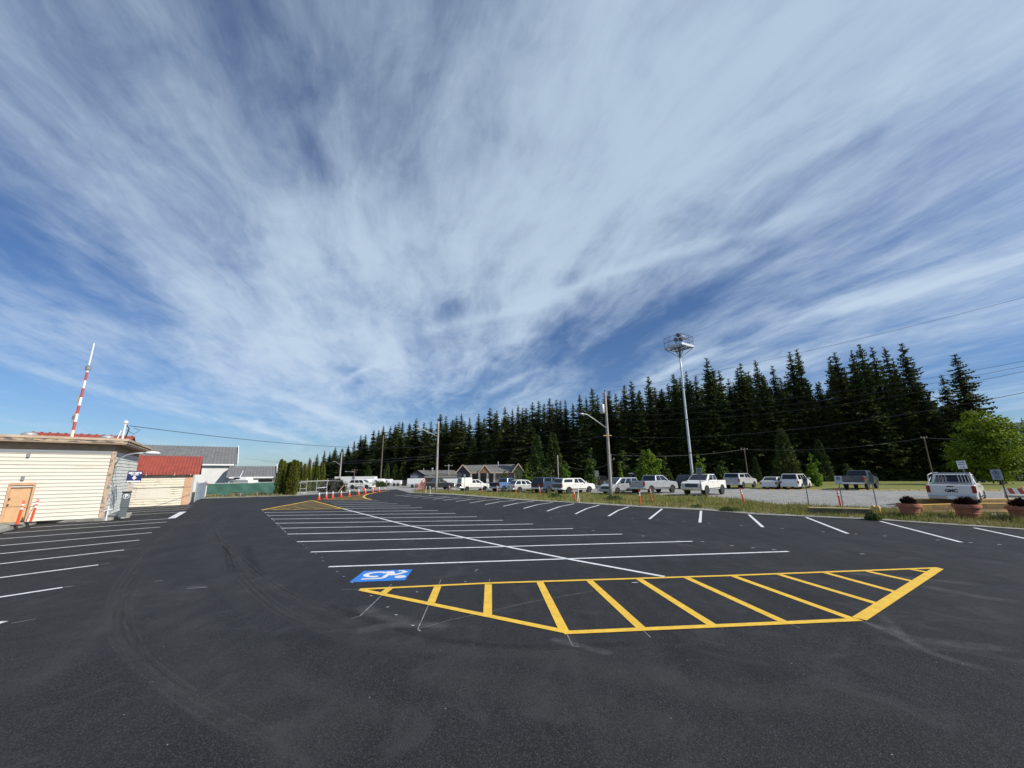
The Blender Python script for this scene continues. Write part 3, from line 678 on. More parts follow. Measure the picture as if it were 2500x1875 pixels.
DE = Vector((math.sin(R(-36.5)), math.cos(R(-36.5)), 0)); NE = Vector((DE.y, -DE.x, 0))      # end wall runs away along DE, faces NE
zt = PL(278.5, 1102.5, PC, DF)[1]
# front wall, leaving the doorway
sA, _ = PL(2, 1276, PC, DF); sB, zD = PL(66, 1276, PC, DF); s1, zdoor = PL(82, 1184, PC, DF); s0, _ = PL(25, 1184, PC, DF)
d0 = (s0 + sA) / 2; d1 = (s1 + sB) / 2
b = MB()
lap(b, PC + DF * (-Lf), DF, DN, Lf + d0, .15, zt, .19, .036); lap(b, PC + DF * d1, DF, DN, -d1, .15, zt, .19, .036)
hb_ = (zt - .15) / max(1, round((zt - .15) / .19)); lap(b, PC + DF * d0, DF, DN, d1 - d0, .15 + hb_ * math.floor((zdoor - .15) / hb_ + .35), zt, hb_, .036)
b.build('front_wall', [M_CREAM, M_LAPSHADE], bld, world=True)
b = MB(); lap(b, PC, DE, NE, Le, .15, zt); b.build('end_wall', [M_GREYS, M_LAPSHADE], bld, world=True)
b = MB(); q = PC + DE * .02
b.hexa([V3(PC + DF * -Lf - DN * .12, .1), V3(PC - DN * .12 - DF * .12, .1), V3(PC + DE * Le - DF * .12, .1), V3(PC + DE * Le - DF * Lf, .1),
        V3(PC + DF * -Lf - DN * .12, zt), V3(PC - DN * .12 - DF * .12, zt), V3(PC + DE * Le - DF * .12, zt), V3(PC + DE * Le - DF * Lf, zt)])
b.build('inner_walls', M_SOFFIT, bld, world=True)
b = MB(); b.bar(V3(PC + DN * .02 + DF * .0, .12), V3(PC + DN * .02 + DF * .0, zt), .19, .08, up=DN); b.build('corner_trim', M_TRIM, bld, world=True)
b = MB(); b.bar(V3(PC + DN * .035 - DF * Lf, zt - .07), V3(PC + DN * .035, zt - .07), .03, .16, up=(0, 0, 1)); b.build('frieze_board', M_SIGNG, bld, world=True)
# door
dr = empty('door', (0, 0, 0)); dr.parent = bld
c0 = PC + DF * d0; c1 = PC + DF * d1
b = MB(); b.hexa([V3(c0 - DN * .10, .16), V3(c1 - DN * .10, .16), V3(c1 - DN * .05, .16), V3(c0 - DN * .05, .16), V3(c0 - DN * .10, zdoor), V3(c1 - DN * .10, zdoor), V3(c1 - DN * .05, zdoor), V3(c0 - DN * .05, zdoor)])
b.v = [tuple(Vector(v) - bld.location) for v in b.v]; b.build('door_leaf', M_DOOR, dr)
b = MB()
for c in (c0, c1): b.bar(V3(c + DN * .02, .16), V3(c + DN * .02, zdoor + .07), .09, .09, up=DN)
b.bar(V3(c0 + DN * .03, zdoor + .06), V3(c1 + DN * .03, zdoor + .06), .12, .13); b.v = [tuple(Vector(v) - bld.location) for v in b.v]; b.build('door_frame', M_ORANGET, dr)
b = MB()
for zz in (1.0, 1.28):
    p = c0.lerp(c1, .10) - DN * .03; b.tube([V3(p, zz), V3(p + DN * .07, zz)], .035, 8)
b.v = [tuple(Vector(v) - bld.location) for v in b.v]; split_build(b, 'door_handle', M_DARK, dr)
# roof: slab with deep eaves
oh = .5; zr = zt + .02
cor = [PC + DN * .5 + DF * .42, PC + DN * .5 - DF * (Lf + .5), PC + DE * (Le + .5) - DF * (Lf + .5), PC + DE * (Le + .3) + DF * .55]
zf = ZAT(cor[0], 1085.5); zf2 = ZAT(cor[0], 1077); zf3 = ZAT(cor[0], 1071.5)
b = MB(); b.hexa([V3(c, zf) for c in cor][::-1] + [V3(c, zf + .05) for c in cor][::-1]); b.build('soffit', M_SOFFIT, bld, world=True)
ctr = sum(cor, Vector()) / 4
def grow(k): return [c + (c - ctr).normalized() * k for c in cor]
b = MB(); b.hexa([V3(c, zf + .052) for c in grow(.03)][::-1] + [V3(c, zf2) for c in grow(.03)][::-1]); b.build('weathered_fascia', M_FASCW, bld, world=True)
b = MB(); b.hexa([V3(c, zf2 + .002) for c in grow(.09)][::-1] + [V3(c, zf3) for c in grow(.09)][::-1]); b.build('roof', M_FASC, bld, world=True)
b = MB(); b.hexa([V3(c, zt - .01) for c in [PC, PC - DF * Lf, PC + DE * Le - DF * Lf, PC + DE * Le]][::-1] + [V3(c, zf + .01) for c in [PC, PC - DF * Lf, PC + DE * Le - DF * Lf, PC + DE * Le]][::-1]); b.build('wall_plate', M_SOFFIT, bld, world=True)
# roof vents
def vent(px, py):
    p = PC + DF * PL(px, py, PC + DE * 2.2, DF)[0] + DE * 2.2
    b = MB(); b.lathe([(.16, 0), (.16, .16), (.33, .17), (.31, .24), (.18, .33), (0, .36)], 16, V3(p, zf3)); b.build('roof_vent', M_ALU, bld, world=True, smooth=True)
vent(71.7, 1061); vent(262.7, 1066)
# small wall fittings
b = MB()
for px, py in [(71, 1111), (57, 1167)]:
    s, z = PL(px, py, PC, DF); p = PC + DF * s + DN * .05; b.box(V3(p, z), (.1, .1, .22), rz=-AZ)
split_build(b, 'wall_lamp', M_SIGNG, bld, world=True)
b = MB()
for t, z, h in [(.9, 2.7, .35), (1.1, 1.75, .3), (.7, 1.25, .25), (1.5, 1.3, .4)]:
    p = PC + DE * t + NE * .05; b.box(V3(p, z), (.12, .08, h), rz=-AZ)
split_build(b, 'utility_box', M_SIGNG, bld, world=True)
b = MB(); p0 = PC + NE * .06 + DE * .35
b.tube([V3(p0, zt - .75), V3(p0 + NE * .02, zt - 1.6), V3(p0 + DE * .9, 1.9), V3(p0 + DE * 1.3, .6)], .012, 6); b.build('hanging_cable', M_WIRE, bld, world=True)
# lamp on the corner with a curved arm
b = MB(); a0 = PC + NE * .1 + DE * .1
arm = [V3(a0, zt - .75), V3(a0 + NE * .12, zt - .4), V3(a0 + NE * .45, zt - .15), V3(a0 + NE * .8, zt - .07), V3(a0 + NE * 1.2, zt - .04)]
b.tube(arm, .035, 8); lam = empty('wall_mounted_lamp', V3(a0, 0)); tag(lam, 'curved arm lamp with white head on the corner of the low cream building', 'lamp')
b.build('arm', M_ALU, lam, world=True, smooth=True)
b = MB(); e = a0 + NE * 1.5; b.lathe([(0, -.06), (.13, -.05), (.19, 0), (.14, .09), (0, .12)], 14, (0, 0, 0))
b.v = [tuple(V3(e, zt - .05) + NE * (v[0] * 2.0) + DE * v[1] + Vector((0, 0, v[2]))) for v in b.v]; b.build('lamp_head', M_REFL, lam, world=True, smooth=True)
# red roof of the hall showing over the flat roof
Y2 = PC + DE * 12.5
s0_, z0_ = PL(81, 1056, Y2, DF); s1_, z1_ = PL(329, 1064.4, Y2, DF); zr_ = (z0_ + z1_) / 2
hall = empty('red_roofed_hall', V3(Y2, 0)); tag(hall, 'hall behind the low cream building, only its red metal ridge showing', 'building')
def gable_roof(A, B, side, half, zr, drop, m, parent, name='roof', th=.06, ribs=0., ribm=None):
    "ridge from A to B, slopes falling to both sides along +-side by half, drop"
    b = MB()
    for sg in (1, -1):
        E0 = A + side * sg * half; E1 = B + side * sg * half
        v = [V3(A, zr), V3(B, zr), V3(E1, zr - drop), V3(E0, zr - drop)]
        if sg < 0: v = [v[1], v[0], v[3], v[2]]
        b.hexa([x - Vector((0, 0, th)) for x in v][::-1] + v[::-1])
        if ribs:
            L = (B - A).length; k = int(L / ribs); sl_ = (V3(E0, zr - drop) - V3(A, zr))
            for i in range(k + 1):
                o = (B - A).normalized() * min(L, i * ribs); up = Vector((0, 0, .035)); b.bar(V3(A, zr) + o + up, V3(A, zr) + o + sl_ + up, ribs * .28, .05)
    return b.build(name, m, parent, world=True)
gable_roof(Y2 + DF * s0_, Y2 + DF * s1_, DE, 4.2, zr_, 1.5, M_REDROOF, hall, ribs=.4)
b = MB(); k0 = Y2 + DF * (s0_ + .5); k1 = Y2 + DF * (s1_ - .5)
b.hexa([V3(k0 - DE * 3.4, 0), V3(k1 - DE * 3.4, 0), V3(k1 + DE * 3.4, 0), V3(k0 + DE * 3.4, 0), V3(k0 - DE * 3.4, zr_ - 1.35), V3(k1 - DE * 3.4, zr_ - 1.35), V3(k1 + DE * 3.4, zr_ - 1.35), V3(k0 + DE * 3.4, zr_ - 1.35)])
for k in (k0, k1): b.add([V3(k - DE * 3.4, zr_ - 1.35), V3(k + DE * 3.4, zr_ - 1.35), V3(k, zr_ - .1)], [(0, 1, 2)])
b.build('wall', M_WOODD, hall, world=True)
# striped mast
pm = PC + DF * PL(175, 1066, PC + DE * 3.2, DF)[0] + DE * 3.2
zt1 = ZAT(pm, 838); zcol = ZAT(pm, 900); zb_ = zf3 - .1
mast = empty('striped_antenna_mast', V3(pm, zf3)); tag(mast, 'tall red and white banded antenna mast on the flat cream roof', 'antenna mast')
stripes = [(1066, 1050, M_CREAMD), (1050, 1030, M_REDP), (1030, 1010, M_WHITE), (1010, 990, M_REDP), (990, 970, M_WHITE), (970, 948, M_REDP), (948, 929, M_WHITE), (929, 909, M_REDP), (909, 898, M_WHITE)]
b = MB(); prev = zf3 - .05
for i, (ya, yb, m_) in enumerate(stripes):
    za, zb2 = (zf3 - .03 if i == 0 else ZAT(pm, ya)), ZAT(pm, yb); b.m = i
    b.tube([V3(pm, za), V3(pm, zb2)], .074 - i * .002, 10, cap=(i in (0, 8)))
b.build('banded_pole', [s_[2] for s_ in stripes], mast, world=True)
b = MB(); b.lathe([(.13, 0), (.13, .22), (.06, .23), (.06, .3)], 10, V3(pm, ZAT(pm, 903))); b.build('collar', M_SIGNG, mast, world=True)
b = MB(); b.tube([V3(pm, zcol), V3(pm, zt1)], [.048, .038], 8); b.build('whip', M_WHITE, mast, world=True)
b = MB()
for y in (975, 1016, 1024): b.box(V3(pm - DF * .12, ZAT(pm, y)), (.12, .1, .45), rz=-AZ)
split_build(b, 'bracket', M_SIGNG, mast, world=True)
# service mast
ps = PC + DF * PL(299, 1070, PC + DE * 1.6, DF)[0] + DE * 1.6
zs = ZAT(ps, 1031)
sm_ = empty('service_mast', V3(ps, zf3)); tag(sm_, 'white twin pipe electrical service mast on the roof corner', 'service mast')
b = MB(); b.tube([V3(ps, zf3 - .03), V3(ps, zs - .05)], .055, 8); b.tube([V3(ps - DF * .25, zf3 - .03), V3(ps - DF * .12, zs - .5)], .03, 6); b.lathe([(.0, .12), (.11, .08), (.12, -.05), (.06, -.1)][::-1], 10, V3(ps, zs)); b.build('pipe', M_WHITE, sm_, world=True)
b = MB(); b.tube([V3(ps + DF * .05, zs - .15), V3(ps + DF * .2, zs - .35), V3(ps + DF * .15, zs - .8), V3(ps + DF * .12, zf3 + .1)], .03, 6)
b.tube([V3(ps + DF * .1, zs - .45), V3(ps + DF * .45, zs - .7), V3(ps + DF * .7, zs - .45), V3(ps + DF * .4, zs - .3)], .015, 5); b.build('drip_loop', M_WIRE, sm_, world=True)
SERVICE_TOP = V3(ps + DF * .2, zs - .2)
# walkway kerb around the building
b = MB()
def slab(poly, z0, z1):
    n = len(poly); vs = [(x, y, z0) for x, y in poly] + [(x, y, z1) for x, y in poly]
    b.add(vs, [tuple(range(n - 1, -1, -1)), tuple(range(n, 2 * n))] + [(i, (i + 1) % n, n + (i + 1) % n, n + i) for i in range(n)])
k1 = G0(252, 1272.5); k2 = G0(95, 1277.6); k3 = G0(-60, 1315)
p_ = lambda v: (v.x, v.y)
slab([p_(k3), p_(k2), p_(k1 + DF * .02), p_(G0(316, 1264)), p_(G0(322, 1256)), p_(PC + DE * 2.2 - DF * .3), p_(PC - DN * .3 - DF * Lf), p_(PC + DN * 4 - DF * Lf)][::1], .0, .15)
structure(b.build('raised_walkway', M_CONC))

# cream shed with red roof
PS = G0(458, 1231.9); shed = empty('red_roofed_shed', (PS.x, PS.y, 0)); tag(shed, 'peeling cream clapboard shed with red metal roof and salmon corner board', 'shed')
zes = PL(464, 1154, PS, DF)[1]; sr, zrs = PL(486, 1117, PS + DE * 2.6, DF)
Ls = 11.5; ds = 5.2
b = MB(); lap(b, PS - DF * Ls, DF, DN, Ls, 0, zes, .19, .045); b.build('front_wall', [M_CREAMD, M_LAPSHADE], shed, world=True)
b = MB(); lap(b, PS, DE, NE, ds, 0, zes, .19)
k = 5
for i in range(k):
    t0, t1 = i / k, (i + 1) / k; z0, z1 = zes + (zrs - zes) * t0, zes + (zrs - zes) * t1
    P0 = PS + DE * (ds / 2 * t0); P1 = PS + DE * (ds - ds / 2 * t0); P2 = PS + DE * (ds - ds / 2 * t1); P3 = PS + DE * (ds / 2 * t1)
    b.quad(V3(P0 + NE * .02, z0), V3(P1 + NE * .02, z0), V3(P2, z1), V3(P3, z1))
b.build('gable_wall', [M_GREYS, M_LAPSHADE], shed, world=True)
b = MB(); b.hexa([V3(PS - DF * Ls - DN * .1, 0), V3(PS - DN * .1 - DF * .1, 0), V3(PS - DF * .1 + DE * ds, 0), V3(PS - DF * Ls + DE * ds, 0), V3(PS - DF * Ls - DN * .1, zes), V3(PS - DN * .1 - DF * .1, zes), V3(PS - DF * .1 + DE * ds, zes), V3(PS - DF * Ls + DE * ds, zes)]); b.build('inner_walls', M_SOFFIT, shed, world=True)
b = MB(); b.bar(V3(PS + DN * .03 - DF * .2, 0.01), V3(PS + DN * .03 - DF * .2, zes), .5, .05, up=DN); b.build('corner_board', M_ORANGET, shed, world=True)
mid = PS + DE * (ds / 2); over = .35; slope = (zrs - zes) / (ds / 2)
gable_roof(mid - DF * (Ls + .3), mid + DF * .45, DE, ds / 2 + over, zrs + .08, slope * (ds / 2 + over), M_REDROOF, shed, ribs=.22)
b = MB()
for s in [-8.3, -6.4, -4.6, -2.9, -1.2, -.15]:
    p = PS + DF * s + DN * .12; b.bar(V3(p, zes - .05), V3(p + DN * .22, zes - .17), .06, .12)
split_build(b, 'rafter_tail', M_WHITE, shed, world=True)
b = MB(); p = PS - DF * 2.3 + DN * .03; b.box(V3(p, 1.05), (2.0, .02, .95), rz=R(90) - AZ); b.build('patched_panel', M_CREAM, shed, world=True)
b = MB(); b.tube([V3(PS - DF * 9 + DN * .05, 1.42), V3(PS - DF * 6 + DN * .05, 1.36), V3(PS - DF * 3 + DN * .05, 1.40), V3(PS + DN * .05, 1.42)], .018, 5); b.build('wall_cable', M_WIRE, shed, world=True)

# pay station
PM = G0(298, 1262, .15); zmt = ZAT(PM, 1201); pay = empty('parking_pay_station', (PM.x, PM.y, .15), 0)
tag(pay, 'slate grey parking pay station below the navy pay here sign', 'pay station')
to_cam = Vector((-PM.x, -PM.y, 0)).normalized(); sd = Vector((-to_cam.y, to_cam.x, 0))
RMc = Matrix((sd, -to_cam, Vector((0, 0, 1)))).transposed()
hm = zmt - .15
b = MB(); b.box((0, 0, hm * .36 * .5), (.31, .30, hm * .36), rm=RMc); b.build('pedestal', M_SLATE, pay)
b = MB(); b.box((0, 0, hm * .36 + hm * .32), (.36, .34, hm * .63), rm=RMc); b.build('cabinet', M_SLATE, pay, bevel=.02)
b = MB(); b.box((0, 0, hm * 1.0), (.42, .40, .05), rm=RMc); b.build('cap', M_DARK, pay)
b = MB(); n_ = 24; z_ = hm * .83
b.add([tuple(RMc @ Vector((.13 * math.cos(t * 2 * math.pi / n_), -.176, z_ + .13 * math.sin(t * 2 * math.pi / n_)))) for t in range(n_)], [tuple(range(n_))])
b.m = 1; b.add([tuple(RMc @ Vector((.108 * math.cos(t * 2 * math.pi / n_), -.179, z_ + .108 * math.sin(t * 2 * math.pi / n_)))) for t in range(n_)], [tuple(range(n_))]); b.build('badge', [M_REFL, M_SLATE], pay)
text_mesh('P', .22, RMc @ Vector((0, -.184, z_)), RMc @ Vector((1, 0, 0)), (0, 0, 1), 'lettering', M_REFL, pay, .008)
# sign over the pay station
PG = G0(300.5, 1259, .15); sgn = empty('pay_here_sign', (PG.x, PG.y, .15)); tag(sgn, 'navy pay here sign with white down arrow on a post by the pay station', 'sign')
PG2 = PG - to_cam * .45; sgn.location = (PG2.x, PG2.y, .15)
zs0, zs1 = ZAT(PG2, 1177.5) - .15, ZAT(PG2, 1150.5) - .15; hS = zs1 - zs0; wS = hS * 1.02
cxs = .15
b = MB(); b.box((0, 0, zs1 / 2 - .1), (.10, .08, zs1 - .2), rm=RMc); b.build('post', M_FASC, sgn)
off = RMc @ Vector((cxs, -.08, (zs0 + zs1) / 2))
b = MB(); b.box(off, (wS, .04, hS), rm=RMc); b.build('board', M_NAVY, sgn, bevel=.01)
b = MB(); b.box(off + RMc @ Vector((0, -.006, -hS * .42)), (wS * .92, .035, hS * .12), rm=RMc); b.build('white_band', M_REFL, sgn)
fx = RMc @ Vector((1, 0, 0)); fo = RMc @ Vector((0, -.026, 0))
text_mesh('PAY HERE', wS * .19, off + fo + Vector((0, 0, hS * .33)), fx, (0, 0, 1), 'lettering', M_REFL, sgn, .012)
text_mesh('for parking', wS * .12, off + fo + Vector((0, 0, hS * .18)), fx, (0, 0, 1), 'lettering', M_REFL, sgn, .006)
b = MB(); ar = [(-.08, .10), (.08, .10), (.08, -.06), (.2, -.06), (0, -.26), (-.2, -.06), (-.08, -.06)]
b.add([tuple(off + fo + fx * (x * wS * .9) + Vector((0, 0, (y - .02) * hS))) for x, y in ar], [tuple(range(7))]); b.build('arrow', M_REFL, sgn)
# small white pipes at the end wall
b = MB(); q = G0(258, 1271, .15); b.tube([V3(q, .15), V3(q + DE * .05, .85)], .03, 6); b.tube([V3(q - DF * .15, .62), V3(q + DF * .18, .7)], .025, 6); tag(b.build('white_standpipe', M_WHITE), 'short white standpipe tee by the corner of the low cream building', 'pipe')
b = MB(); q = G0(286, 1261, .15); b.lathe([(.10, .15), (.12, .2), (.12, .36), (.0, .42)], 12, (q.x, q.y, 0)); tag(b.build('white_vent_cap', M_WHITE, smooth=True), 'small white round cap at the foot of the grey end wall', 'vent')

# warehouse and low building behind the fence
def facade_building(name, label, cat, px0, px1, pyE, pyR, Y, az, depth, roofm, wallm, ribs=0., trims=True, z0=0.):
    D = Vector((math.sin(R(az)), math.cos(R(az)), 0)); B = AT(px1, 1160, Y); N_ = Vector((-D.y, D.x, 0))
    if N_.y < 0: N_ = -N_
    s0, _ = PL(px0, pyE, B, D); zE = PL(px1, pyE, B, D)[1]
    A = B + D * s0; Mid = N_ * depth / 2
    r = V3(B + Mid, 0); zR = ZAT(r, pyR)
    root = empty(name, V3(B, z0)); tag(root, label, cat)
    b = MB(); b.hexa([V3(A, z0 - .3), V3(B, z0 - .3), V3(B + N_ * depth, z0 - .3), V3(A + N_ * depth, z0 - .3), V3(A, zE), V3(B, zE), V3(B + N_ * depth, zE), V3(A + N_ * depth, zE)])
    b.add([V3(B, zE), V3(B + N_ * depth, zE), V3(B + Mid, zR - .05)], [(0, 1, 2)]); b.add([V3(A + N_ * depth, zE), V3(A, zE), V3(A + Mid, zR - .05)], [(0, 1, 2)])
    b.build('wall', wallm, root, world=True)
    slope = (zR - zE) / (depth / 2); ov = .4
    gable_roof(A + Mid - D * .3, B + Mid + D * .4, N_, depth / 2 + ov, zR, slope * (depth / 2 + ov), roofm, root, ribs=ribs)
    return root, A, B, D, N_, zE, zR
wh, A_, B_, D_, N_, zE_, zR_ = facade_building('warehouse', 'large white warehouse with weathered grey metal roof behind the red roofed shed', 'warehouse', 330, 568, 1131, 1092, 62, 54, 16, M_ROOFG, M_WALLW, ribs=.45)
b = MB()
Ev = V3(B_ - N_ * .4 + D_ * .42, zE_ - .15 - .4 * (zR_ - zE_) / 8); Rv = V3(B_ + N_ * 8 + D_ * .42, zR_ + .05); b.bar(Ev, Rv, .12, .5); Fv = V3(B_ + N_ * 16.4 + D_ * .42, Ev.z); b.bar(Rv, Fv, .12, .5); b.build('verge_board', M_WHITE, wh, world=True)
b = MB(); b.bar(V3(A_ - N_ * .42, zE_ - .25), V3(B_ - N_ * .42, zE_ - .25), .14, .22); b.bar(V3(B_ - N_ * .1 - D_ * .5, 0), V3(B_ - N_ * .1 - D_ * .5, zE_ - .2), .14, .14, up=D_); b.build('gutter', M_WHITE, wh, world=True)
lb, A_, B_, D_, N_, zE_, zR_ = facade_building('low_store_building', 'low grey roofed store building between the warehouse and the hedge', 'building', 560, 668, 1162, 1138.5, 60, 58, 9, M_ROOFG, M_CREAM, ribs=.4)
b = MB(); Ev = V3(B_ - N_ * .4 + D_ * .42, zE_ - .3); Rv = V3(B_ + N_ * 4.5 + D_ * .42, zR_ + .05); b.bar(Ev, Rv, .12, .6); b.build('verge_board', M_WHITE, lb, world=True)
b = MB(); b.bar(V3(A_ - N_ * .42, zE_ - .2), V3(B_ - N_ * .42, zE_ - .2), .14, .2); b.build('gutter', M_WHITE, lb, world=True)
b = MB(); b.box(V3(A_.lerp(B_, .70) - N_ * .05, zE_ - .75), (3.5, .06, .5), rz=R(4)); b.box(V3(A_.lerp(B_, .9) - N_ * .05, zE_ - .95), (2.6, .06, .3), rz=R(4)); split_build(b, 'window', M_DARKW, lb, world=True)

# fenced yard: green screened fence, gate
FA = G0(500, 1213.5); FB = G0(703, 1206.5)
fen = empty('green_screen_fence', FA); tag(fen, 'chain fence covered with sagging green privacy mesh beside the warehouse', 'fence')
fd = (FB - FA); nP = 5
b = MB()
for i in range(nP + 1):
    p = FA.lerp(FB, i / nP); b.tube([V3(p, -.02), V3(p, ZAT(p, 1180.5 - 4.5 * i / nP) + .12)], .04, 7)
split_build(b, 'post', M_ALU, fen, world=True)
b = MB(); nn = 60; n3 = Vector((fd.y, -fd.x, 0)).normalized()
for i in range(nn + 1):
    t = i / nn; p = FA.lerp(FB, t); top = ZAT(p, 1181 - 4.6 * t) - .03 * abs(math.sin(t * nP * math.pi)) * 1.5
    for j in range(6):
        u = j / 5; z = .28 + .12 * math.sin(t * 23) * (1 - u) + (top - .28) * u; q = p + n3 * (.05 + .05 * math.sin(t * 31 + u * 3) * math.sin(u * 3.1))
        b.v.append((q.x, q.y, z))
for i in range(nn):
    for j in range(5): k = i * 6 + j; b.f.append((k, k + 6, k + 7, k + 1)); b.mi.append(0)
b.build('screen', M_GREENM, fen, world=True, smooth=True)
b = MB(); b.tube([V3(FA, ZAT(FA, 1181)), V3(FB, ZAT(FB, 1176.4))], .03, 6); b.build('rail', M_ALU, fen, world=True)
GA = G0(474, 1226); GB = G0(497, 1217)
gt = empty('steel_yard_gate', GA); tag(gt, 'tall narrow corrugated steel gate beside the shed gable', 'gate')
b = MB(); zg = ZAT(GB, 1176)
for t in (0, 1): p = GA.lerp(GB, t); b.tube([V3(p, 0), V3(p, zg + .1)], .05, 8)
split_build(b, 'post', M_ALU, gt, world=True)
b = MB()
for i in range(14): p = GA.lerp(GB, (i + .5) / 14); b.bar(V3(p, .08), V3(p, zg - .05), .12, .03 + .03 * (i % 2))
b.build('panel', mat('pale_blue_steel', (.36, .42, .50), .5, metal=.3, var=.2), gt, world=True)
b = MB(); b.tube([V3(FA + n3 * .08, .0), V3(FA + n3 * .08, ZAT(FA, 1184))], .05, 8); gp = tag(b.build('white_gate_post', M_WHITE), 'white painted post with red cap where the green fence begins', 'post')
b = MB(); b.box(V3(FA + n3 * .08, ZAT(FA, 1182)), (.2, .2, .18)); b.build('cap', M_REDP, gp)

# ------------------------------------------------------------------ vehicles
def rot_pt(p, rz): c, s = math.cos(rz), math.sin(rz); return Vector((p[0] * c - p[1] * s, p[0] * s + p[1] * c, 0))
def wheel(parent, x, y, r, w=.24, style=0):
    sg = 1 if y > 0 else -1
    b = MB(); b.lathe([(r * .62, -w / 2), (r * .93, -w / 2), (r, -w * .32), (r, w * .32), (r * .93, w / 2), (r * .62, w / 2)], 22, (x, y, r), 'Y'); o = b.build('wheel', M_TYRE, parent)
    b = MB(); b.lathe([(r * .64, -w * .42), (r * .64, w * .30), (r * .58, w * .38), (r * .50, w * .22), (0, w * .18)], 20, (0, 0, 0), 'Y')
    b.m = 1; b.lathe([(r * .5, w * .20), (0, w * .20)], 20, (0, .002, 0), 'Y'); b.m = 0
    for k in range(5 if style == 0 else 7):
        t = 2 * math.pi * k / (5 if style == 0 else 7); b.bar((0, w * .26, 0), (math.cos(t) * r * .58, w * .28, math.sin(t) * r * .58), .10 if style == 0 else .06, .05, up=(0, 1, 0))
    b.lathe([(.07, w * .2), (.07, w * .36), (0, w * .38)], 10, (0, 0, 0), 'Y')
    b.v = [(v[0] + x, v[1] * sg + y, v[2] + r) for v in b.v]
    b.build('rim', [M_CHROME if style != 2 else M_REFL, M_DARK], o)
def shell(profile, w, inset=.07, cut=.0):
    "side profile (x,z) extruded across the width with rounded shoulders"
    n = len(profile); cx = sum(p[0] for p in profile) / n; cz = sum(p[1] for p in profile) / n
    b = MB(); st = [(-w, 1), (-w + .05, 0), (w - .05, 0), (w, 1)]
    for y, e in st:
        for x, z in profile:
            k = inset * .45 * e
            zz = z - k * (1 if z > cz else 0); xx = x - k * (1 if x > cx + .8 else -1 if x < cx - .8 else 0)
            b.v.append((xx, y, zz))
    for i in range(3):
        for j in range(n):
            b.f.append((i * n + j, i * n + (j + 1) % n, (i + 1) * n + (j + 1) % n, (i + 1) * n + j)); b.mi.append(0)
    b.f.append(tuple(range(n - 1, -1, -1))); b.mi.append(0); b.f.append(tuple(range(3 * n, 4 * n))); b.mi.append(0)
    return b
def greenhouse(x0, x1, r0, r1, z0, z1, w0, w1):
    return [(x0, -w0, z0), (x1, -w0, z0), (x1, w0, z0), (x0, w0, z0), (r0, -w1, z1), (r1, -w1, z1), (r1, w1, z1), (r0, w1, z1)]
def pane(b, Q, u0, u1, v0, v1, off=.012):
    "glass inset on the quad Q = (bl, br, tr, tl)"
    Q = [Vector(q) for q in Q]; n = (Q[1] - Q[0]).cross(Q[3] - Q[0]).normalized() * off
    f = lambda u, v: Q[0].lerp(Q[1], u).lerp(Q[3].lerp(Q[2], u), v) + n
    b.quad(f(u0, v0), f(u1, v0), f(u1, v1), f(u0, v1))
SPEC = dict(
    pickup=dict(L=5.75, W=1.0, H=1.93, zb=1.33, hood=1.22, cab=(-.95, 1.55), roof=(-.72, .62), wr=.40, ax=(-1.80, 1.88), clear=.50, bed=True),
    ute=dict(L=5.3, W=.93, H=1.82, zb=1.22, hood=1.12, cab=(-.85, 1.45), roof=(-.6, .55), wr=.37, ax=(-1.58, 1.64), clear=.46, bed=True),
    suv=dict(L=4.7, W=.93, H=1.72, zb=1.08, hood=1.05, cab=(-2.25, 1.35), roof=(-1.75, .45), wr=.35, ax=(-1.35, 1.40), clear=.33, bed=False),
    minivan=dict(L=4.9, W=.96, H=1.75, zb=1.05, hood=1.02, cab=(-2.38, 1.75), roof=(-2.1, .62), wr=.33, ax=(-1.45, 1.52), clear=.28, bed=False),
    sedan=dict(L=4.75, W=.90, H=1.42, zb=.93, hood=.90, cab=(-1.75, 1.15), roof=(-.98, .25), wr=.32, ax=(-1.35, 1.40), clear=.25, bed=False),
    van=dict(L=5.2, W=1.0, H=2.1, zb=1.25, hood=1.15, cab=(-2.55, 2.0), roof=(-2.4, 1.2), wr=.36, ax=(-1.6, 1.7), clear=.35, bed=False))
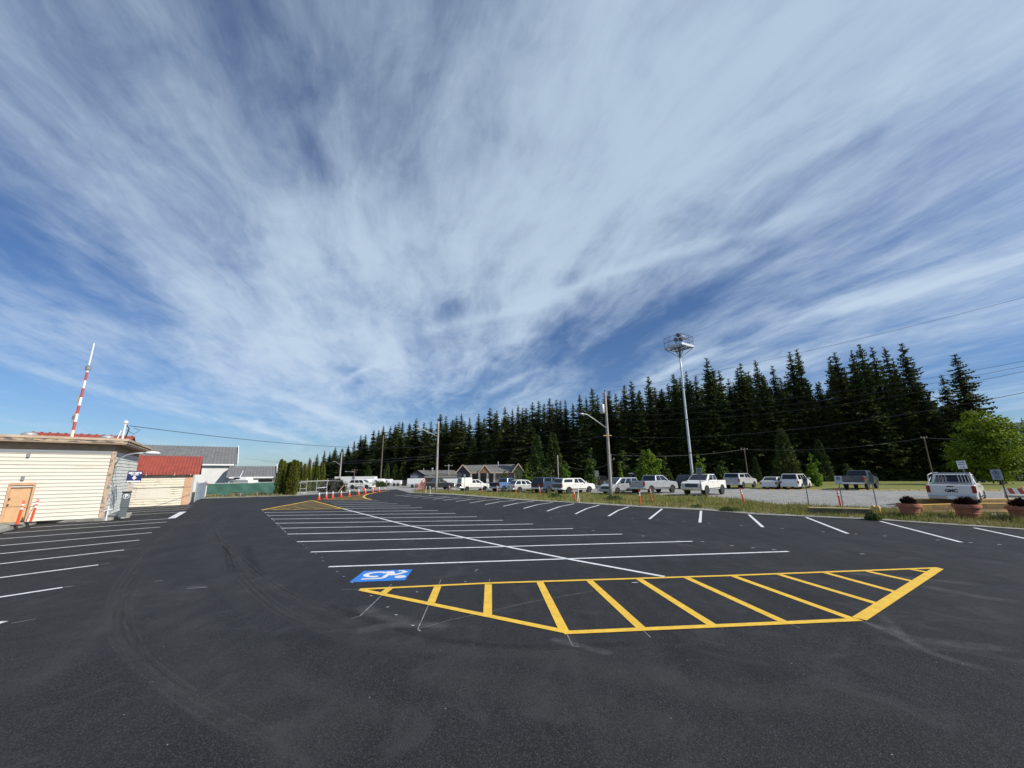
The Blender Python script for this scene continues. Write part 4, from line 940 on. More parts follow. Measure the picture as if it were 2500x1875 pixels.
def vehicle(name, kind, pm, label, cat, anchor, other_x, side, hint, scale=1., canopy=None, rims=0, rack=False, group='vehicles parked on the gravel yard', dark_rear=None, tall=0., lift=0., rails=False, wheel_lift=None, hgt=None, grade=None):
    s = SPEC[kind]; L, W, Hh, zb = s['L'], s['W'], s['H'] + (hgt or 0), s['zb']; ax = s['ax']; wb = (ax[1] - ax[0]) * scale
    # anchor: (px, py) of the contact of the rear ('r') or front ('f') wheel on the side seen; other_x: picture column of the other axle
    end, px, py = anchor; P = GT(px, py)
    if isinstance(other_x, (tuple, list)):           # heading given outright (degrees, azimuth)
        head = R(90 - other_x[0])
    else:
        best = None
        for k in range(-60, 61):
            th = R(90 - (hint + k)); sg = 1 if end == 'r' else -1
            Q = P + Vector((math.cos(th), math.sin(th), 0)) * wb * sg
            v = RI @ Vector((Q.x, Q.y, -H + P.z)); xx = CX + F * v.x / -v.z
            e = abs(xx - other_x) + .05 * abs(k)
            if best is None or e < best[0]: best = (e, th)
        head = best[1]
    f = Vector((math.cos(head), math.sin(head), 0)); lf = Vector((-f.y, f.x, 0))
    axx = ax[0] if end == 'r' else ax[1]
    ctr = P - f * axx * scale - lf * (W - .12) * scale * (1 if side == 'l' else -1)
    root = empty(name, (ctr.x, ctr.y, gz(ctr.x, ctr.y) + lift), head); root.scale = (scale,) * 3
    tag(root, label, cat, group)
    x0, x1 = -L / 2, L / 2; cl = s['clear'] + tall; zb += tall; Hh += tall; hood = s['hood'] + tall; wr = s['wr'] + tall * .6; ar = wr * 1.2
    pr = [(x0, cl + .05), (x0, zb - .10), (x0 + .06, zb)]
    if s['bed']: pr += [(s['cab'][1], zb), (s['cab'][1] + .1, hood + .07), (x1 - .25, hood), (x1 - .04, hood - .12), (x1, cl + .28), (x1 - .05, cl)]
    else:
        pr += [(s['cab'][0] + .02, zb + .02), (s['cab'][1], zb), (s['cab'][1] + .1, hood), (x1 - .35, hood - .12), (x1 - .06, hood - .3), (x1, cl + .2), (x1 - .08, cl)]
    for a in (ax[1], ax[0]):
        pr.append((a + ar, cl))
        for k in range(1, 9): t = math.pi * k / 9; pr.append((a + ar * math.cos(t), max(cl, wr + ar * math.sin(t) * .98)))
        pr.append((a - ar, cl))
    b = shell(pr, W); bm_ = bmesh.new(); body = b.build('body', pm, root, bevel=.03)
    bm_.from_mesh(body.data); bmesh.ops.triangulate(bm_, faces=[f_ for f_ in bm_.faces if len(f_.verts) > 4]); bmesh.ops.recalc_face_normals(bm_, faces=bm_.faces[:]); bm_.to_mesh(body.data); bm_.free()
    b = MB(); b.box((0, 0, cl + .12), (L * .9, W * 1.55, .34)); b.build('underbody', M_DARK, root)
    # cabin
    gh = greenhouse(s['cab'][0], s['cab'][1], s['roof'][0], s['roof'][1], zb - .02, Hh, W - .04, W - .20)
    b = MB(); b.hexa(gh); b.build('cabin', pm, root, bevel=.06)
    g = MB()
    left = (gh[2], gh[3], gh[7], gh[6]); right = (gh[0], gh[1], gh[5], gh[4])
    splits = [(.07, .40), (.45, .86)] if s['bed'] else ([(.05, .33), (.37, .62), (.66, .90)] if kind in ('suv', 'minivan', 'van') else [(.12, .48), (.52, .88)])
    for a, c in splits:
        pane(g, right, a, c, .12, .88); pane(g, left, 1 - c, 1 - a, .12, .88)
    split_build(g, 'side_window', M_DARKW, root)
    g = MB(); pane(g, (gh[1], gh[2], gh[6], gh[5]), .06, .94, .1, .93); g.build('windshield', M_DARKW, root)
    g = MB(); pane(g, (gh[3], gh[0], gh[4], gh[7]), .08, .92, .14, .90); g.build('rear_window', M_DARKW, root)
    if s['bed'] and canopy is None:
        b = MB(); b.box(((x0 + s['cab'][0]) / 2 + .02, 0, zb + .004), (s['cab'][0] - x0 - .18, 2 * W - .22, .02)); b.build('bed_liner', M_DARK, root)
    if canopy is not None:
        cm, ch, glass = canopy
        cg = greenhouse(x0 + .03, s['cab'][0] - .02 + .1, x0 + (.30 if ch < .75 else .14), s['roof'][0] - .03, zb, zb + ch, W - .03, W - .13)
        b = MB(); b.hexa(cg); cn = b.build('canopy', cm, root, bevel=.05)
        g = MB(); pane(g, (cg[3], cg[0], cg[4], cg[7]), .07, .93, .12, .88)
        if glass: pane(g, (cg[0], cg[1], cg[5], cg[4]), .14, .86, .22, .80); pane(g, (cg[2], cg[3], cg[7], cg[6]), .14, .86, .22, .80)
        g.build('canopy_window', M_DARKW, cn)
    # lamps, bumpers, grille, plates
    for sg in (1, -1):
        b = MB(); b.box((x1 - .06, sg * (W - .22), hood - .24), (.16, .34, .20)); b.build('headlight', M_HEADL, root, bevel=.03)
        b = MB(); b.box((x0 + .04, sg * (W - .085), zb - .26), (.14, .17, .40 if s['bed'] else .26)); b.build('tail_light', M_REDL, root, bevel=.02)
        b = MB(); b.box((s['cab'][1] - .45, sg * (W + .13), zb + .14), (.12, .22, .17)); b.build('side_mirror', pm if kind != 'pickup' else M_DARK, root, bevel=.03)
    bc = M_CHROME if s['bed'] else pm
    b = MB(); b.box((x1 + .02, 0, cl + .12), (.20, 2 * W - .06, .26)); b.box((x1 - .0, 0, cl + .0), (.16, 2 * W - .3, .1)); b.build('front_bumper', bc, root, bevel=.04)
    b = MB(); b.box((x0 - .05, 0, cl + .10), (.22, 2 * W - .08, .22)); b.build('rear_bumper', bc, root, bevel=.04)
    b = MB(); b.box((x1 - .005, 0, hood - .33), (.06, 1.16, .30))
    b.m = 1
    for k in range(3): b.box((x1 + .03, 0, hood - .43 + k * .10), (.02, 1.10, .022))
    b.build('grille', [M_DARK, M_SIGNG], root)
    b = MB(); b.box((x0 - .165, 0, cl + .12), (.012, .34, .16)); b.build('number_plate', M_REFL, root)
    if s['bed']:
        b = MB(); b.box((x0 - .012, 0, zb - .28), (.02, 2 * W - .36, .46)); b.build('tailgate', pm if dark_rear is None else dark_rear, root, bevel=.008)
        b = MB(); b.box((x0 - .03, 0, zb - .10), (.02, .26, .06)); b.build('tailgate_handle', M_DARK, root)
    # seams and handles
    b = MB()
    for sg in (1, -1):
        for t in ([-.9, .28, 1.42] if s['bed'] else [-.75, .3, 1.25]):
            b.box((t, sg * (W + .001), (cl + zb) / 2 + .02), (.012, .006, zb - cl - .16))
        b.box((0, sg * (W + .001), cl + .10), (ax[1] - ax[0] - 2 * ar - .06, .012, .09))
        for t in (-.62, .52): b.box((t, sg * (W + .012), zb - .14), (.16, .03, .035))
    b.build('door_trim', M_DARK, root)
    for a in ax:
        for sg in (1, -1):
            wheel(root, a, sg * (W - .12), wr, .26, rims)
    b = MB()
    for a in ax:
        for sg in (1, -1):
            pts_ = [(a + ar * 1.02 * math.cos(t), sg * (W + .004), wr + ar * math.sin(t)) for t in [math.pi * k / 10 for k in range(11)]]
            b.tube(pts_, .028, 5)
    split_build(b, 'wheel_arch', M_DARK if rims != 2 else pm, root)
    if rack:
        b = MB()
        for sg in (1, -1):
            b.tube([(x0 + .35, sg * (W - .12), zb), (x0 + .55, sg * (W - .14), zb + .55), (-1.05, sg * (W - .2), Hh + .06), (.5, sg * (W - .3), Hh + .07)], .028, 6)
            b.tube([(x0 + .25, sg * (W - .1), zb + .05), (-1.1, sg * (W - .12), zb + .42)], .022, 6)
        b.tube([(-1.05, -(W - .2), Hh + .06), (-1.05, W - .2, Hh + .06)], .03, 6); b.tube([(-1.1, -(W - .12), zb + .10), (-1.1, W - .12, zb + .10)], .025, 6)
        for k in range(-6, 7):
            if abs(k) >= 2: y = k * .13; b.tube([(-1.08, y * 1.08, zb + .10), (-1.05, y * .98, Hh + .05)], .014, 5)
        b.build('headache_rack', M_ALU, root)
    if rails:
        b = MB()
        for sg in (1, -1): b.tube([(s['roof'][0] + .2, sg * (W - .28), Hh + .03), (s['roof'][0] + .35, sg * (W - .28), Hh + .09), (s['roof'][1] - .3, sg * (W - .28), Hh + .09), (s['roof'][1] - .1, sg * (W - .28), Hh + .03)], .022, 6)
        b.build('roof_rails', M_CHROME, root)
    return root
vehicle('pickup_truck', 'pickup', P_BLACK, 'black crew cab pickup behind the farther wooden lamp pole', 'pickup truck', ('r', 1049, 1196.8), 1096, 'r', 75, rims=0)
vehicle('pickup_truck', 'ute', P_WHITE, 'white pickup with a tall white canopy box, right of the black pickup', 'pickup truck', ('r', 1139.7, 1199.3), 1183, 'r', 70, canopy=(P_WHITE, .92, False), rims=2, dark_rear=P_GREY)
vehicle('pickup_truck', 'pickup', P_BLUE, 'light blue pickup with dark bed, left of the small silver crossover', 'pickup truck', ('r', 1229.2, 1200.4), (38,), 'r', 45, dark_rear=P_BLACK)
vehicle('crossover_car', 'suv', P_LSILV, 'silver crossover car parked between the two blue pickups', 'car', ('r', 1268, 1201.5), (58,), 'r', 50, .93, rims=1, rails=True)
vehicle('pickup_truck', 'pickup', P_DBLUE, 'dark blue pickup with matching canopy, left of the white canopy pickup', 'pickup truck', ('r', 1337.5, 1203.6), (40,), 'r', 40, canopy=(P_DBLUE, .62, True), dark_rear=P_BLACK)
vehicle('pickup_truck', 'ute', P_WHITE, 'white pickup with a low windowed canopy in the middle of the row', 'pickup truck', ('r', 1388.5, 1206.2), 1437.7, 'r', 55, canopy=(P_WHITE, .58, True), rims=0, dark_rear=P_GREY)
vehicle('minivan', 'minivan', P_SILVER, 'silver minivan facing the lot, partly hidden by the near lamp pole', 'minivan', ('f', 1506.4, 1206.8), (235,), 'l', 235)
vehicle('pickup_truck', 'pickup', P_SILVER, 'silver crew cab pickup with open bed, right of the near lamp pole', 'pickup truck', ('r', 1589.6, 1206.5), (56,), 'r', 60)
vehicle('pickup_truck', 'pickup', P_WHITE, 'white crew cab pickup facing the lot, in front of the light tower', 'pickup truck', ('f', 1724.7, 1211.5), (228,), 'l', 228, tall=.08, rims=1)
vehicle('pickup_truck', 'pickup', P_LSILV, 'pale silver pickup with windowed canopy behind the white crew cab pickup', 'pickup truck', ('r', 1814.4, 1193.5), (50,), 'r', 50, canopy=(P_LSILV, .60, True), dark_rear=P_SILVER)
vehicle('sedan', 'sedan', P_WHITE, 'low white sedan seen from behind, left of the white minivan', 'car', ('r', 1901.4, 1193.6), (47,), 'r', 45)
vehicle('minivan', 'minivan', P_WHITE, 'white minivan with dark windows right of the white sedan', 'minivan', ('r', 1956.8, 1194.2), (50,), 'r', 50, rims=2)
vehicle('pickup_truck', 'pickup', P_GREY, 'dark grey pickup parked on the edge of the lawn', 'pickup truck', ('r', 2119, 1196), (53,), 'r', 52, tall=.08)
gm = vehicle('pickup_truck', 'pickup', P_WHITE, 'white pickup with a metal rack behind the yellow barriers and planters', 'pickup truck', ('r', 2392, 1241), (52,), 'r', 54, rack=True)
text_mesh('GMC', .23, (-2.902, -.02, .98), (0, -1, 0), (0, 0, 1), 'lettering', M_DARK, gm, .012)
vehicle('suv', 'suv', P_BLACK, 'black suv seen from behind, between the silver and the white pickups', 'suv', ('r', 1690, 1193.5), (36,), 'r', 36, 1.05)
vehicle('suv', 'suv', P_BLACK, 'black suv in the back row, left of the near lamp pole', 'suv', ('r', 1469, 1189.5), (38,), 'r', 36)
vehicle('van', 'van', P_WHITE, 'white van roof showing between the silver minivan and silver pickup', 'van', ('f', 1556, 1191), (230,), 'l', 230)
vehicle('suv', 'suv', P_WHITE, 'white suv at the far end of the cone line beside the hedge', 'suv', ('r', 860, 1194), (95,), 'r', 90, 1.05)
vehicle('tow_truck', 'pickup', P_BLACK, 'black pickup among the white trailers at the far end of the yard', 'pickup truck', ('r', 984, 1186.5), (85,), 'r', 85)

# trailers and campers
def trailer(px0, px1, pyt, pyb, label, m=None, win=0, cat='trailer', depth=2.4, rounded=False):
    m = m or M_WHITE
    A = GT((px0 + px1) / 2, pyb); y = A.y
    a = AT(px0, pyb, y); c = AT(px1, pyb, y); L = c.x - a.x; zt_ = ZAT(A, pyt) - A.z
    root = empty('camper_trailer' if cat == 'camper' else 'box_trailer', (A.x, A.y + depth / 2, A.z)); tag(root, label, cat, 'trailers stored at the far end of the yard')
    b = MB(); b.box((0, 0, .45 + (zt_ - .45) / 2), (L, depth, zt_ - .45)); b.build('body', m, root, bevel=.25 if rounded else .05)
    for x in (-.45, .45): b = MB(); b.lathe([(.2, -.1), (.34, -.1), (.34, .1), (.2, .1)], 14, (x, -depth / 2 + .05, .34), 'Y'); b.build('wheel', M_TYRE, root)
    b = MB(); b.box((-L / 2 - .5, 0, .5), (1., .1, .1)); b.build('drawbar', M_DARK, root)
    if win:
        b = MB()
        for k in range(win): b.box((-L / 2 + L * (k + .7) / (win + .4), -depth / 2 - .01, zt_ * .68), (L * .16, .03, zt_ * .22))
        split_build(b, 'window', M_DARKW, root)
    b = MB(); b.box((0, -depth / 2 - .008, .75), (L * .92, .02, .10)); b.build('stripe', M_SIGNG, root)
    return root
trailer(815, 913, 1163.5, 1184, 'longest white trailer, behind the white suv by the hedge')
trailer(868, 900, 1170, 1187, 'white camper with dark windows, just right of the white suv', win=2, cat='camper', rounded=True)
trailer(900, 933, 1169, 1186, 'white camper behind the low green shrubs, left of a box trailer', win=1, cat='camper', rounded=True)
trailer(934, 953, 1170, 1185.5, 'narrow white camper behind the right end of the shrubs', win=1, cat='camper', rounded=True)
trailer(955, 978, 1173, 1187, 'small white box trailer left of the black pickup in the far yard')
trailer(993, 1030, 1168.5, 1191, 'white box trailer in front of the blue grey garage')
trailer(1066, 1118, 1169, 1190.5, 'long white trailer in front of the brown gabled house porch')
# boat in the fenced yard
PB = G0(595, 1203); PB.z = 0; bt = empty('motor_boat', PB); tag(bt, 'white cabin boat on blocks behind the green fence', 'boat')
s_ = AT(562, 1170, PB.y).x - PB.x; e_ = AT(618, 1170, PB.y).x - PB.x; Lb = e_ - s_
b = MB(); zt_ = ZAT(PB, 1172); secs = []
for i in range(9):
    t = i / 8; x = s_ + Lb * t; w = 1.1 * (1 - max(0, (.35 - t) / .35) ** 2 * .9); secs.append([(x, -w, zt_), (x, -w * .8, zt_ * .62), (x, 0, zt_ * .45 + .3 * max(0, .3 - t)), (x, w * .8, zt_ * .62), (x, w, zt_)])
for s2 in secs: b.v += s2
for i in range(8):
    for j in range(4): k = i * 5 + j; b.f.append((k, k + 1, k + 6, k + 5)); b.mi.append(0)
    b.f.append((i * 5 + 4, i * 5, i * 5 + 5, i * 5 + 9)); b.mi.append(0)
b.f.append((40, 41, 42, 43, 44)); b.mi.append(0)
b.build('hull', M_WHITE, bt)
zc = ZAT(PB, 1164.5)
b = MB(); b.box(((s_ + e_) / 2 + .4, 0, (zt_ + zc) / 2), (Lb * .5, 1.5, zc - zt_), taper=.86); b.build('cabin', M_WHITE, bt, bevel=.08)
b = MB(); b.box(((s_ + e_) / 2 - .2, -.72, (zt_ + zc) / 2 + .05), (Lb * .25, .05, .2)); split_build(b, 'window', M_DARKW, bt)
b = MB(); b.tube([((s_ + e_) / 2 - .3, 0, zc), ((s_ + e_) / 2 + .05, 0, ZAT(PB, 1149))], .06, 7); b.build('mast', M_WHITE, bt)
b = MB()
for x in (s_ + Lb * .3, s_ + Lb * .75): b.box((x, 0, zt_ * .26), (.4, 1.4, zt_ * .52))
b.build('cradle', M_WOODD, bt)

# ------------------------------------------------------------------ houses in the distance
def gable_end(b, P, side, half, z0, z1): b.add([V3(P - side * half, z0), V3(P + side * half, z0), V3(P, z1)], [(0, 1, 2)])
g0 = GT(1020, 1183); Yg = g0.y; gar = empty('garage_building', g0); tag(gar, 'blue grey garage with dark slate gable and pale hipped roof', 'building')
X = lambda px, py=1160: AT(px, py, Yg).x
Z = lambda py, off=0: ZAT(Vector((g0.x, Yg + off, 0)), py)
xl, xr = X(1000.5), X(1037.5); xm = (xl + xr) / 2; zE = Z(1159); zR = Z(1147.8); zg0 = g0.z
b = MB(); b.hexa([(xl + .2, Yg, zg0), (xr - .2, Yg, zg0), (xr - .2, Yg + 12, zg0), (xl + .2, Yg + 12, zg0), (xl + .2, Yg, zE), (xr - .2, Yg, zE), (xr - .2, Yg + 12, zE), (xl + .2, Yg + 12, zE)]); b.build('wall', M_BLUEG, gar, world=True)
b = MB(); b.add([(xl + .2, Yg - .03, zE), (xr - .2, Yg - .03, zE), (xm, Yg - .03, zR - .1)], [(0, 1, 2)]); b.box(((xl + xr) / 2, Yg - .03, zE + .0), (xr - xl - .3, .06, .25)); b.build('gable', M_BLUEGD, gar, world=True)
xe = X(1108, 1160) + 1.5; xh = X(1090) + 1.
b = MB()
th = Vector((0, 0, -.12))
b.add([(xl - .2, Yg - .4, zE - .1), (xm, Yg - .4, zR), (xm, Yg + 9, zR), (xl - .2, Yg + 9, zE - .1)], [(0, 1, 2, 3)])
b.add([(xm, Yg - .4, zR), (xr + .2, Yg - .4, zE - .1), (xr + .2, Yg + 1.2, zE - .1), (xm, Yg + 6, zR)], [(0, 1, 2, 3)])
b.add([(xr + .2, Yg + 1.2, zE - .1), (xe, Yg + 1.2, zE - .1), (xh, Yg + 6, zR), (xm, Yg + 6, zR)], [(0, 1, 2, 3)])
b.add([(xe, Yg + 1.2, zE - .1), (xe, Yg + 11, zE - .1), (xh, Yg + 6, zR)], [(0, 1, 2)])
b.build('roof', M_SHING, gar, world=True)
zl = Z(1166.5)
b = MB(); b.add([(xr - .1, Yg + 1.2, zE - .25), (X(1118), Yg + 1.2, zE - .25), (X(1118), Yg - .9, zl), (xr - .1, Yg - .9, zl)], [(0, 3, 2, 1)]); b.build('lower_roof', M_SHING, gar, world=True)
b = MB(); b.box(((xr + X(1118)) / 2, Yg + 1.4, (zg0 + zl) / 2 + .2), (X(1118) - xr, 1.8, zl - zg0 + .2)); b.build('side_wall', M_TAUPE, gar, world=True)
b = MB(); b.box((X(1028), Yg - .04, zg0 + 1.2), (X(1035) - X(1021), .06, 2.6)); b.build('garage_door', M_BLUEGD, gar, world=True)
b = MB(); b.lathe([(.12, 0), (.12, .5), (.3, .55), (.3, .9), (0, 1.)], 10, (X(1046), Yg + 5, zR - .3)); b.tube([(X(1024), Yg + 5, zR - .2), (X(1024), Yg + 5, zR + .6)], .1, 8); b.build('roof_vent', M_ALU, gar, world=True)

h0 = GT(1190, 1184.5); Yh = h0.y - 6; hz = h0.z; hs = empty('bungalow', (h0.x, Yh, hz)); tag(hs, 'long taupe bungalow with grey shingle roof, porch columns and three gables', 'house')
X = lambda px, py=1160: AT(px, py, Yh).x
Z = lambda py: ZAT(Vector((h0.x, Yh, 0)), py)
zE = Z(1154.5); zR = Z(1140) + .5; x0, x1, x2, x3 = X(1113), X(1149), X(1252), X(1278)
b = MB(); b.box(((x1 + x3) / 2, Yh + 4.3, (hz + zE) / 2), (x3 - x1 - .6, 6.6, zE - hz)); b.box(((x0 + x1) / 2, Yh + 2.5, (hz + zE) / 2), (x1 - x0 - .5, 4.9, zE - hz)); b.build('wall', M_TAUPE, hs, world=True)
b = MB(); xm = (x0 + x1) / 2 - .1
b.add([(x0, Yh - .5, zE), (xm, Yh - .5, zR), (xm, Yh + 8, zR), (x0, Yh + 8, zE)], [(0, 1, 2, 3)])
b.add([(xm, Yh - .5, zR), (x1, Yh - .5, zE), (x1, Yh + .9, zE), (xm, Yh + 4.5, zR)], [(0, 1, 2, 3)])
b.add([(x1, Yh + .3, zE), (x2 + .6, Yh + .3, zE), (x2 + .6, Yh + 4.5, zR + .15), (xm, Yh + 4.5, zR)], [(0, 1, 2, 3)])
b.add([(x1 - 2, Yh + 9, zE), (x3, Yh + 9, zE), (x3, Yh + 4.5, zR + .1), (xm, Yh + 4.5, zR)], [(0, 3, 2, 1)])
xk = X(1265.5)
b.add([(x2 - .2, Yh - .6, zE), (xk, Yh - .6, zR + .2), (xk, Yh + 5, zR + .2), (x2 - .2, Yh + 5, zE)], [(0, 1, 2, 3)])
b.add([(xk, Yh - .6, zR + .2), (x3 + .3, Yh - .6, zE), (x3 + .3, Yh + 9, zE), (xk, Yh + 5, zR + .2)], [(0, 1, 2, 3)])
xa, xb, xc = X(1168), X(1198.5), X(1183)
b.add([(xa, Yh - .1, zE), (xc, Yh - .1, zR - .05), (xc, Yh + 4, zR - .05), (xa, Yh + .4, zE)], [(0, 1, 2, 3)]); b.add([(xc, Yh - .1, zR - .05), (xb, Yh - .1, zE), (xb, Yh + .4, zE), (xc, Yh + 4, zR - .05)], [(0, 1, 2, 3)])
b.build('roof', M_SHING, hs, world=True)
b = MB(); b.add([(x0 + .4, Yh - .02, zE), (x1 - .4, Yh - .02, zE), (xm, Yh - .02, zR - .25)], [(0, 1, 2)]); b.box(((x0 + x1) / 2, Yh - .03, (hz + zE) / 2), (x1 - x0 - .8, .06, zE - hz)); b.build('left_gable', M_BLUEGD, hs, world=True)
b = MB(); b.add([(xa + .3, Yh + .0, zE), (xb - .3, Yh + .0, zE), (xc, Yh + .0, zR - .35)], [(0, 1, 2)]); b.build('middle_gable', M_BRICKB, hs, world=True)
b = MB(); b.add([(x2 + .1, Yh - .1, zE), (x3, Yh - .1, zE), (xk, Yh - .1, zR - .1)], [(0, 1, 2)]); b.box(((x2 + x3) / 2, Yh + .4, (hz + zE) / 2), (x3 - x2 - .5, .9, zE - hz)); b.build('right_gable', M_TAUPE, hs, world=True)
b = MB()
for px in (1150, 1170, 1190, 1207): b.box((X(px), Yh + .1, (hz + zE) / 2), (.36, .36, zE - hz))
split_build(b, 'porch_column', M_CONC, hs, world=True)
b = MB()
for (a, c, y_) in [((x0, zE), (xm, zR), Yh - .55), ((xm, zR), (x1, zE), Yh - .55), ((xa, zE), (xc, zR - .05), Yh - .15), ((xc, zR - .05), (xb, zE), Yh - .15), ((x2 - .2, zE), (xk, zR + .2), Yh - .65), ((xk, zR + .2), (x3 + .3, zE), Yh - .65)]:
    b.bar((a[0], y_, a[1]), (c[0], y_, c[1]), .06, .2)
b.bar((x1, Yh + .25, zE), (x2, Yh + .25, zE), .1, .16); split_build(b, 'barge_board', M_FASC, hs, world=True)
b = MB()
for (pa, pb) in [(1153, 1165), (1173, 1186), (1195, 1203)]: b.box(((X(pa) + X(pb)) / 2, Yh + .97, hz + (zE - hz) * .55), (X(pb) - X(pa), .05, (zE - hz) * .8))
b.box((X(1271), Yh - .09, hz + (zE - hz) * .4), (1.6, .05, (zE - hz) * .5)); b.box((X(1136), Yh - .09, hz + (zE - hz) * .55), (1.6, .04, 1.6)); split_build(b, 'window', M_DARKW, hs, world=True)
b = MB(); b.tube([(X(1215), Yh + 3, zR - .2), (X(1215), Yh + 3, zR + .8)], .12, 8); b.build('chimney', M_ALU, hs, world=True)

# ------------------------------------------------------------------ poles, lamps, tower, wires
def cobra(root, P, z0, tip, m=M_ALU):
    "street lamp arm from the pole at height z0 to the tip point"
    a = V3(P, z0); t = Vector(tip); mid = a.lerp(t, .55) + Vector((0, 0, (t.z - a.z) * .12)); nt_ = a.lerp(t, .86); nt_.z = t.z + .02
    b = MB(); b.tube([a, mid, nt_, t], [.06, .05, .045, .045], 7); b.build('arm', m, root, world=True, smooth=True)
    d = (t - a); d.z = 0; d.normalize(); sd_ = Vector((-d.y, d.x, 0))
    b = MB(); b.lathe([(0, -.07), (.10, -.06), (.16, 0), (.12, .07), (0, .1)], 12, (0, 0, 0)); b.v = [tuple(t + d * (v[0] * 2.4 + .15) + sd_ * v[1] + Vector((0, 0, v[2]))) for v in b.v]; b.build('lamp_head', m, root, world=True, smooth=True)
def pole(name, base, pyt, r, m, label, cat='utility pole', lamp=None, cross=None, group='wooden utility poles', ybase=None):
    P = base; zt_ = ZAT(P, pyt); root = empty(name, P); tag(root, label, cat, group)
    n = 7; b = MB(); pts_ = [V3(P, P.z - .3 + (zt_ - P.z + .3) * i / n) for i in range(n + 1)]
    b.tube(pts_, [r * (1.15 - .4 * i / n) for i in range(n + 1)], 12); b.build('pole', m, root, world=True, smooth=True)
    if lamp: cobra(root, P, ZAT(P, lamp[0]), AT(lamp[1], lamp[2], P.y + lamp[3]))
    if cross:
        zc_, half, az_ = ZAT(P, cross[0]), cross[1], R(cross[2]); d = Vector((math.sin(az_), math.cos(az_), 0))
        b = MB(); b.bar(V3(P, zc_) - d * half, V3(P, zc_) + d * half, .10, .12); b.build('crossarm', m, root, world=True)
        b = MB()
        for k in (-.9, 0, .9): b.lathe([(.04, 0), (.06, .08), (.03, .16)], 7, V3(P, zc_ + .06) + d * half * k)
        b.build('insulator', M_SIGNG, root, world=True)
    return root, P, zt_
p1, P1, z1t = pole('lamp_pole', GT(1064.5, 1199.8), 1029.6, .19, M_WOODP, 'farther wooden utility pole with a street lamp arm, beside the black pickup', 'lamp pole', (1066, 1022, 1047, -2.), group='wooden lamp poles along the verge')
p2, P2, z2t = pole('lamp_pole', GT(1492, 1212), 957, .165, M_WOODP, 'nearer wooden utility pole with grey transformer and street lamp arm', 'lamp pole', (1046.3, 1424, 1011, -1.6), group='wooden lamp poles along the verge')
tz = ZAT(P2, 1010); b = MB(); q = P2 + Vector((-.42, -.12, 0)); b.lathe([(.0, .0), (.22, .02), (.24, .08), (.24, .92), (.20, 1.0), (0, 1.04)], 16, V3(q, tz)); b.build('transformer', M_ALU, p2, world=True, smooth=True)
b = MB(); b.tube([V3(q, tz + 1.0), V3(q + Vector((.05, 0, 0)), tz + 1.4)], .03, 6); b.bar(V3(P2, tz + .75), V3(q, tz + .75), .08, .1); b.bar(V3(P2, tz + .25), V3(q, tz + .25), .08, .1); b.build('transformer_bracket', M_SIGNG, p2, world=True)
b = MB(); zc_ = ZAT(P2, 1063.5); b.bar(V3(P2 + Vector((-.45, -.1, 0)), zc_), V3(P2 + Vector((.4, -.1, 0)), zc_), .09, .09); b.build('cable_bracket', M_YELT, p2, world=True)
pole('utility_pole', AT(827.5, 1186, 95) * 1, 1104, .18, M_WOODP, 'thin grey pole with short lamp arm rising above the dark hedge', 'lamp pole', (1135.8, 816.3, 1127, 0))
pole('utility_pole', Vector((AT(863, 1185, 110).x, 110, -.5)), 1145, .14, M_WOODD, 'short dark pole with lamp arm behind the longest white trailer', 'lamp pole', (1152, 846, 1151.3, 0), cross=(1148, .8, 90))
pole('utility_pole', Vector((AT(755.5, 1185, 75).x, 75, -.3)), 1121, .14, M_WOODP, 'slim pale pole standing among the columnar hedge trees')
pole('utility_pole', Vector((AT(928, 1185, 118).x, 118, -.5)), 1064, .20, M_WOODD, 'tall thick brown pole in front of the forest, left of the cedars')
pole('utility_pole', Vector((AT(1363.4, 1185, 62).x, 62, -.1)), 1111.6, .11, M_WOODP, 'slim grey pole rising behind the dark blue canopy pickup')
pole('utility_pole', Vector((AT(1495.5, 1185, 60).x, 60, .15)), 1108, .11, M_WOODD, 'thin dark pole just right of the nearer lamp pole', cross=(1122, .5, 90))
pole('utility_pole', Vector((AT(1094, 1185, 112).x, 112, -.5)), 1134, .15, M_WOODP, 'small crossarm pole between the garage and the bungalow', cross=(1137, 1.1, 90))
pole('utility_pole', Vector((AT(2280.5, 1175, 62).x, 62, .55)), 1068, .10, M_WOODD, 'grey pole in front of the forest, left of the big maple', cross=(1069, .5, 90))
pole('utility_pole', Vector((AT(1824, 1150, 70).x, 70, .4)), 1095.8, .10, M_WOODD, 'short grey pole in the shaded forest edge, right of the light tower', cross=(1097, .6, 90))
# floodlight tower
Pt = GT(1693.5, 1190); zt_ = ZAT(Pt, 871); zp = ZAT(Pt, 848); tw = empty('light_tower', Pt); tag(tw, 'tall galvanised floodlight mast with railed square platform on top', 'light tower')
n = 10; b = MB(); b.tube([V3(Pt, Pt.z + (zt_ - Pt.z) * i / n) for i in range(n + 1)], [.20 - .09 * i / n for i in range(n + 1)], 12); b.build('mast', M_GALV, tw, world=True, smooth=True)
b = MB()
for k in range(3): z = Pt.z + (zt_ - Pt.z) * (k + 1) / 4; b.tube([V3(Pt, z - .08), V3(Pt, z + .08)], .23 - .09 * (k + 1) / 4, 12)
for k in range(46): z = Pt.z + 2.5 + k * (zt_ - Pt.z - 3) / 46; b.bar(V3(Pt, z) + Vector((-.12, -.1, 0)), V3(Pt, z) + Vector((-.32, -.22, 0)), .03, .03)
b.build('climbing_pegs', M_SLATE, tw, world=True)
ex = AT(1690, 860, Pt.y).x - AT(1628, 860, Pt.y).x; hf = ex / 2 * .76
ang = R(-58); ux = Vector((math.cos(ang), math.sin(ang), 0)); uy = Vector((-math.sin(ang), math.cos(ang), 0))
ctrp = V3(Pt, zp)
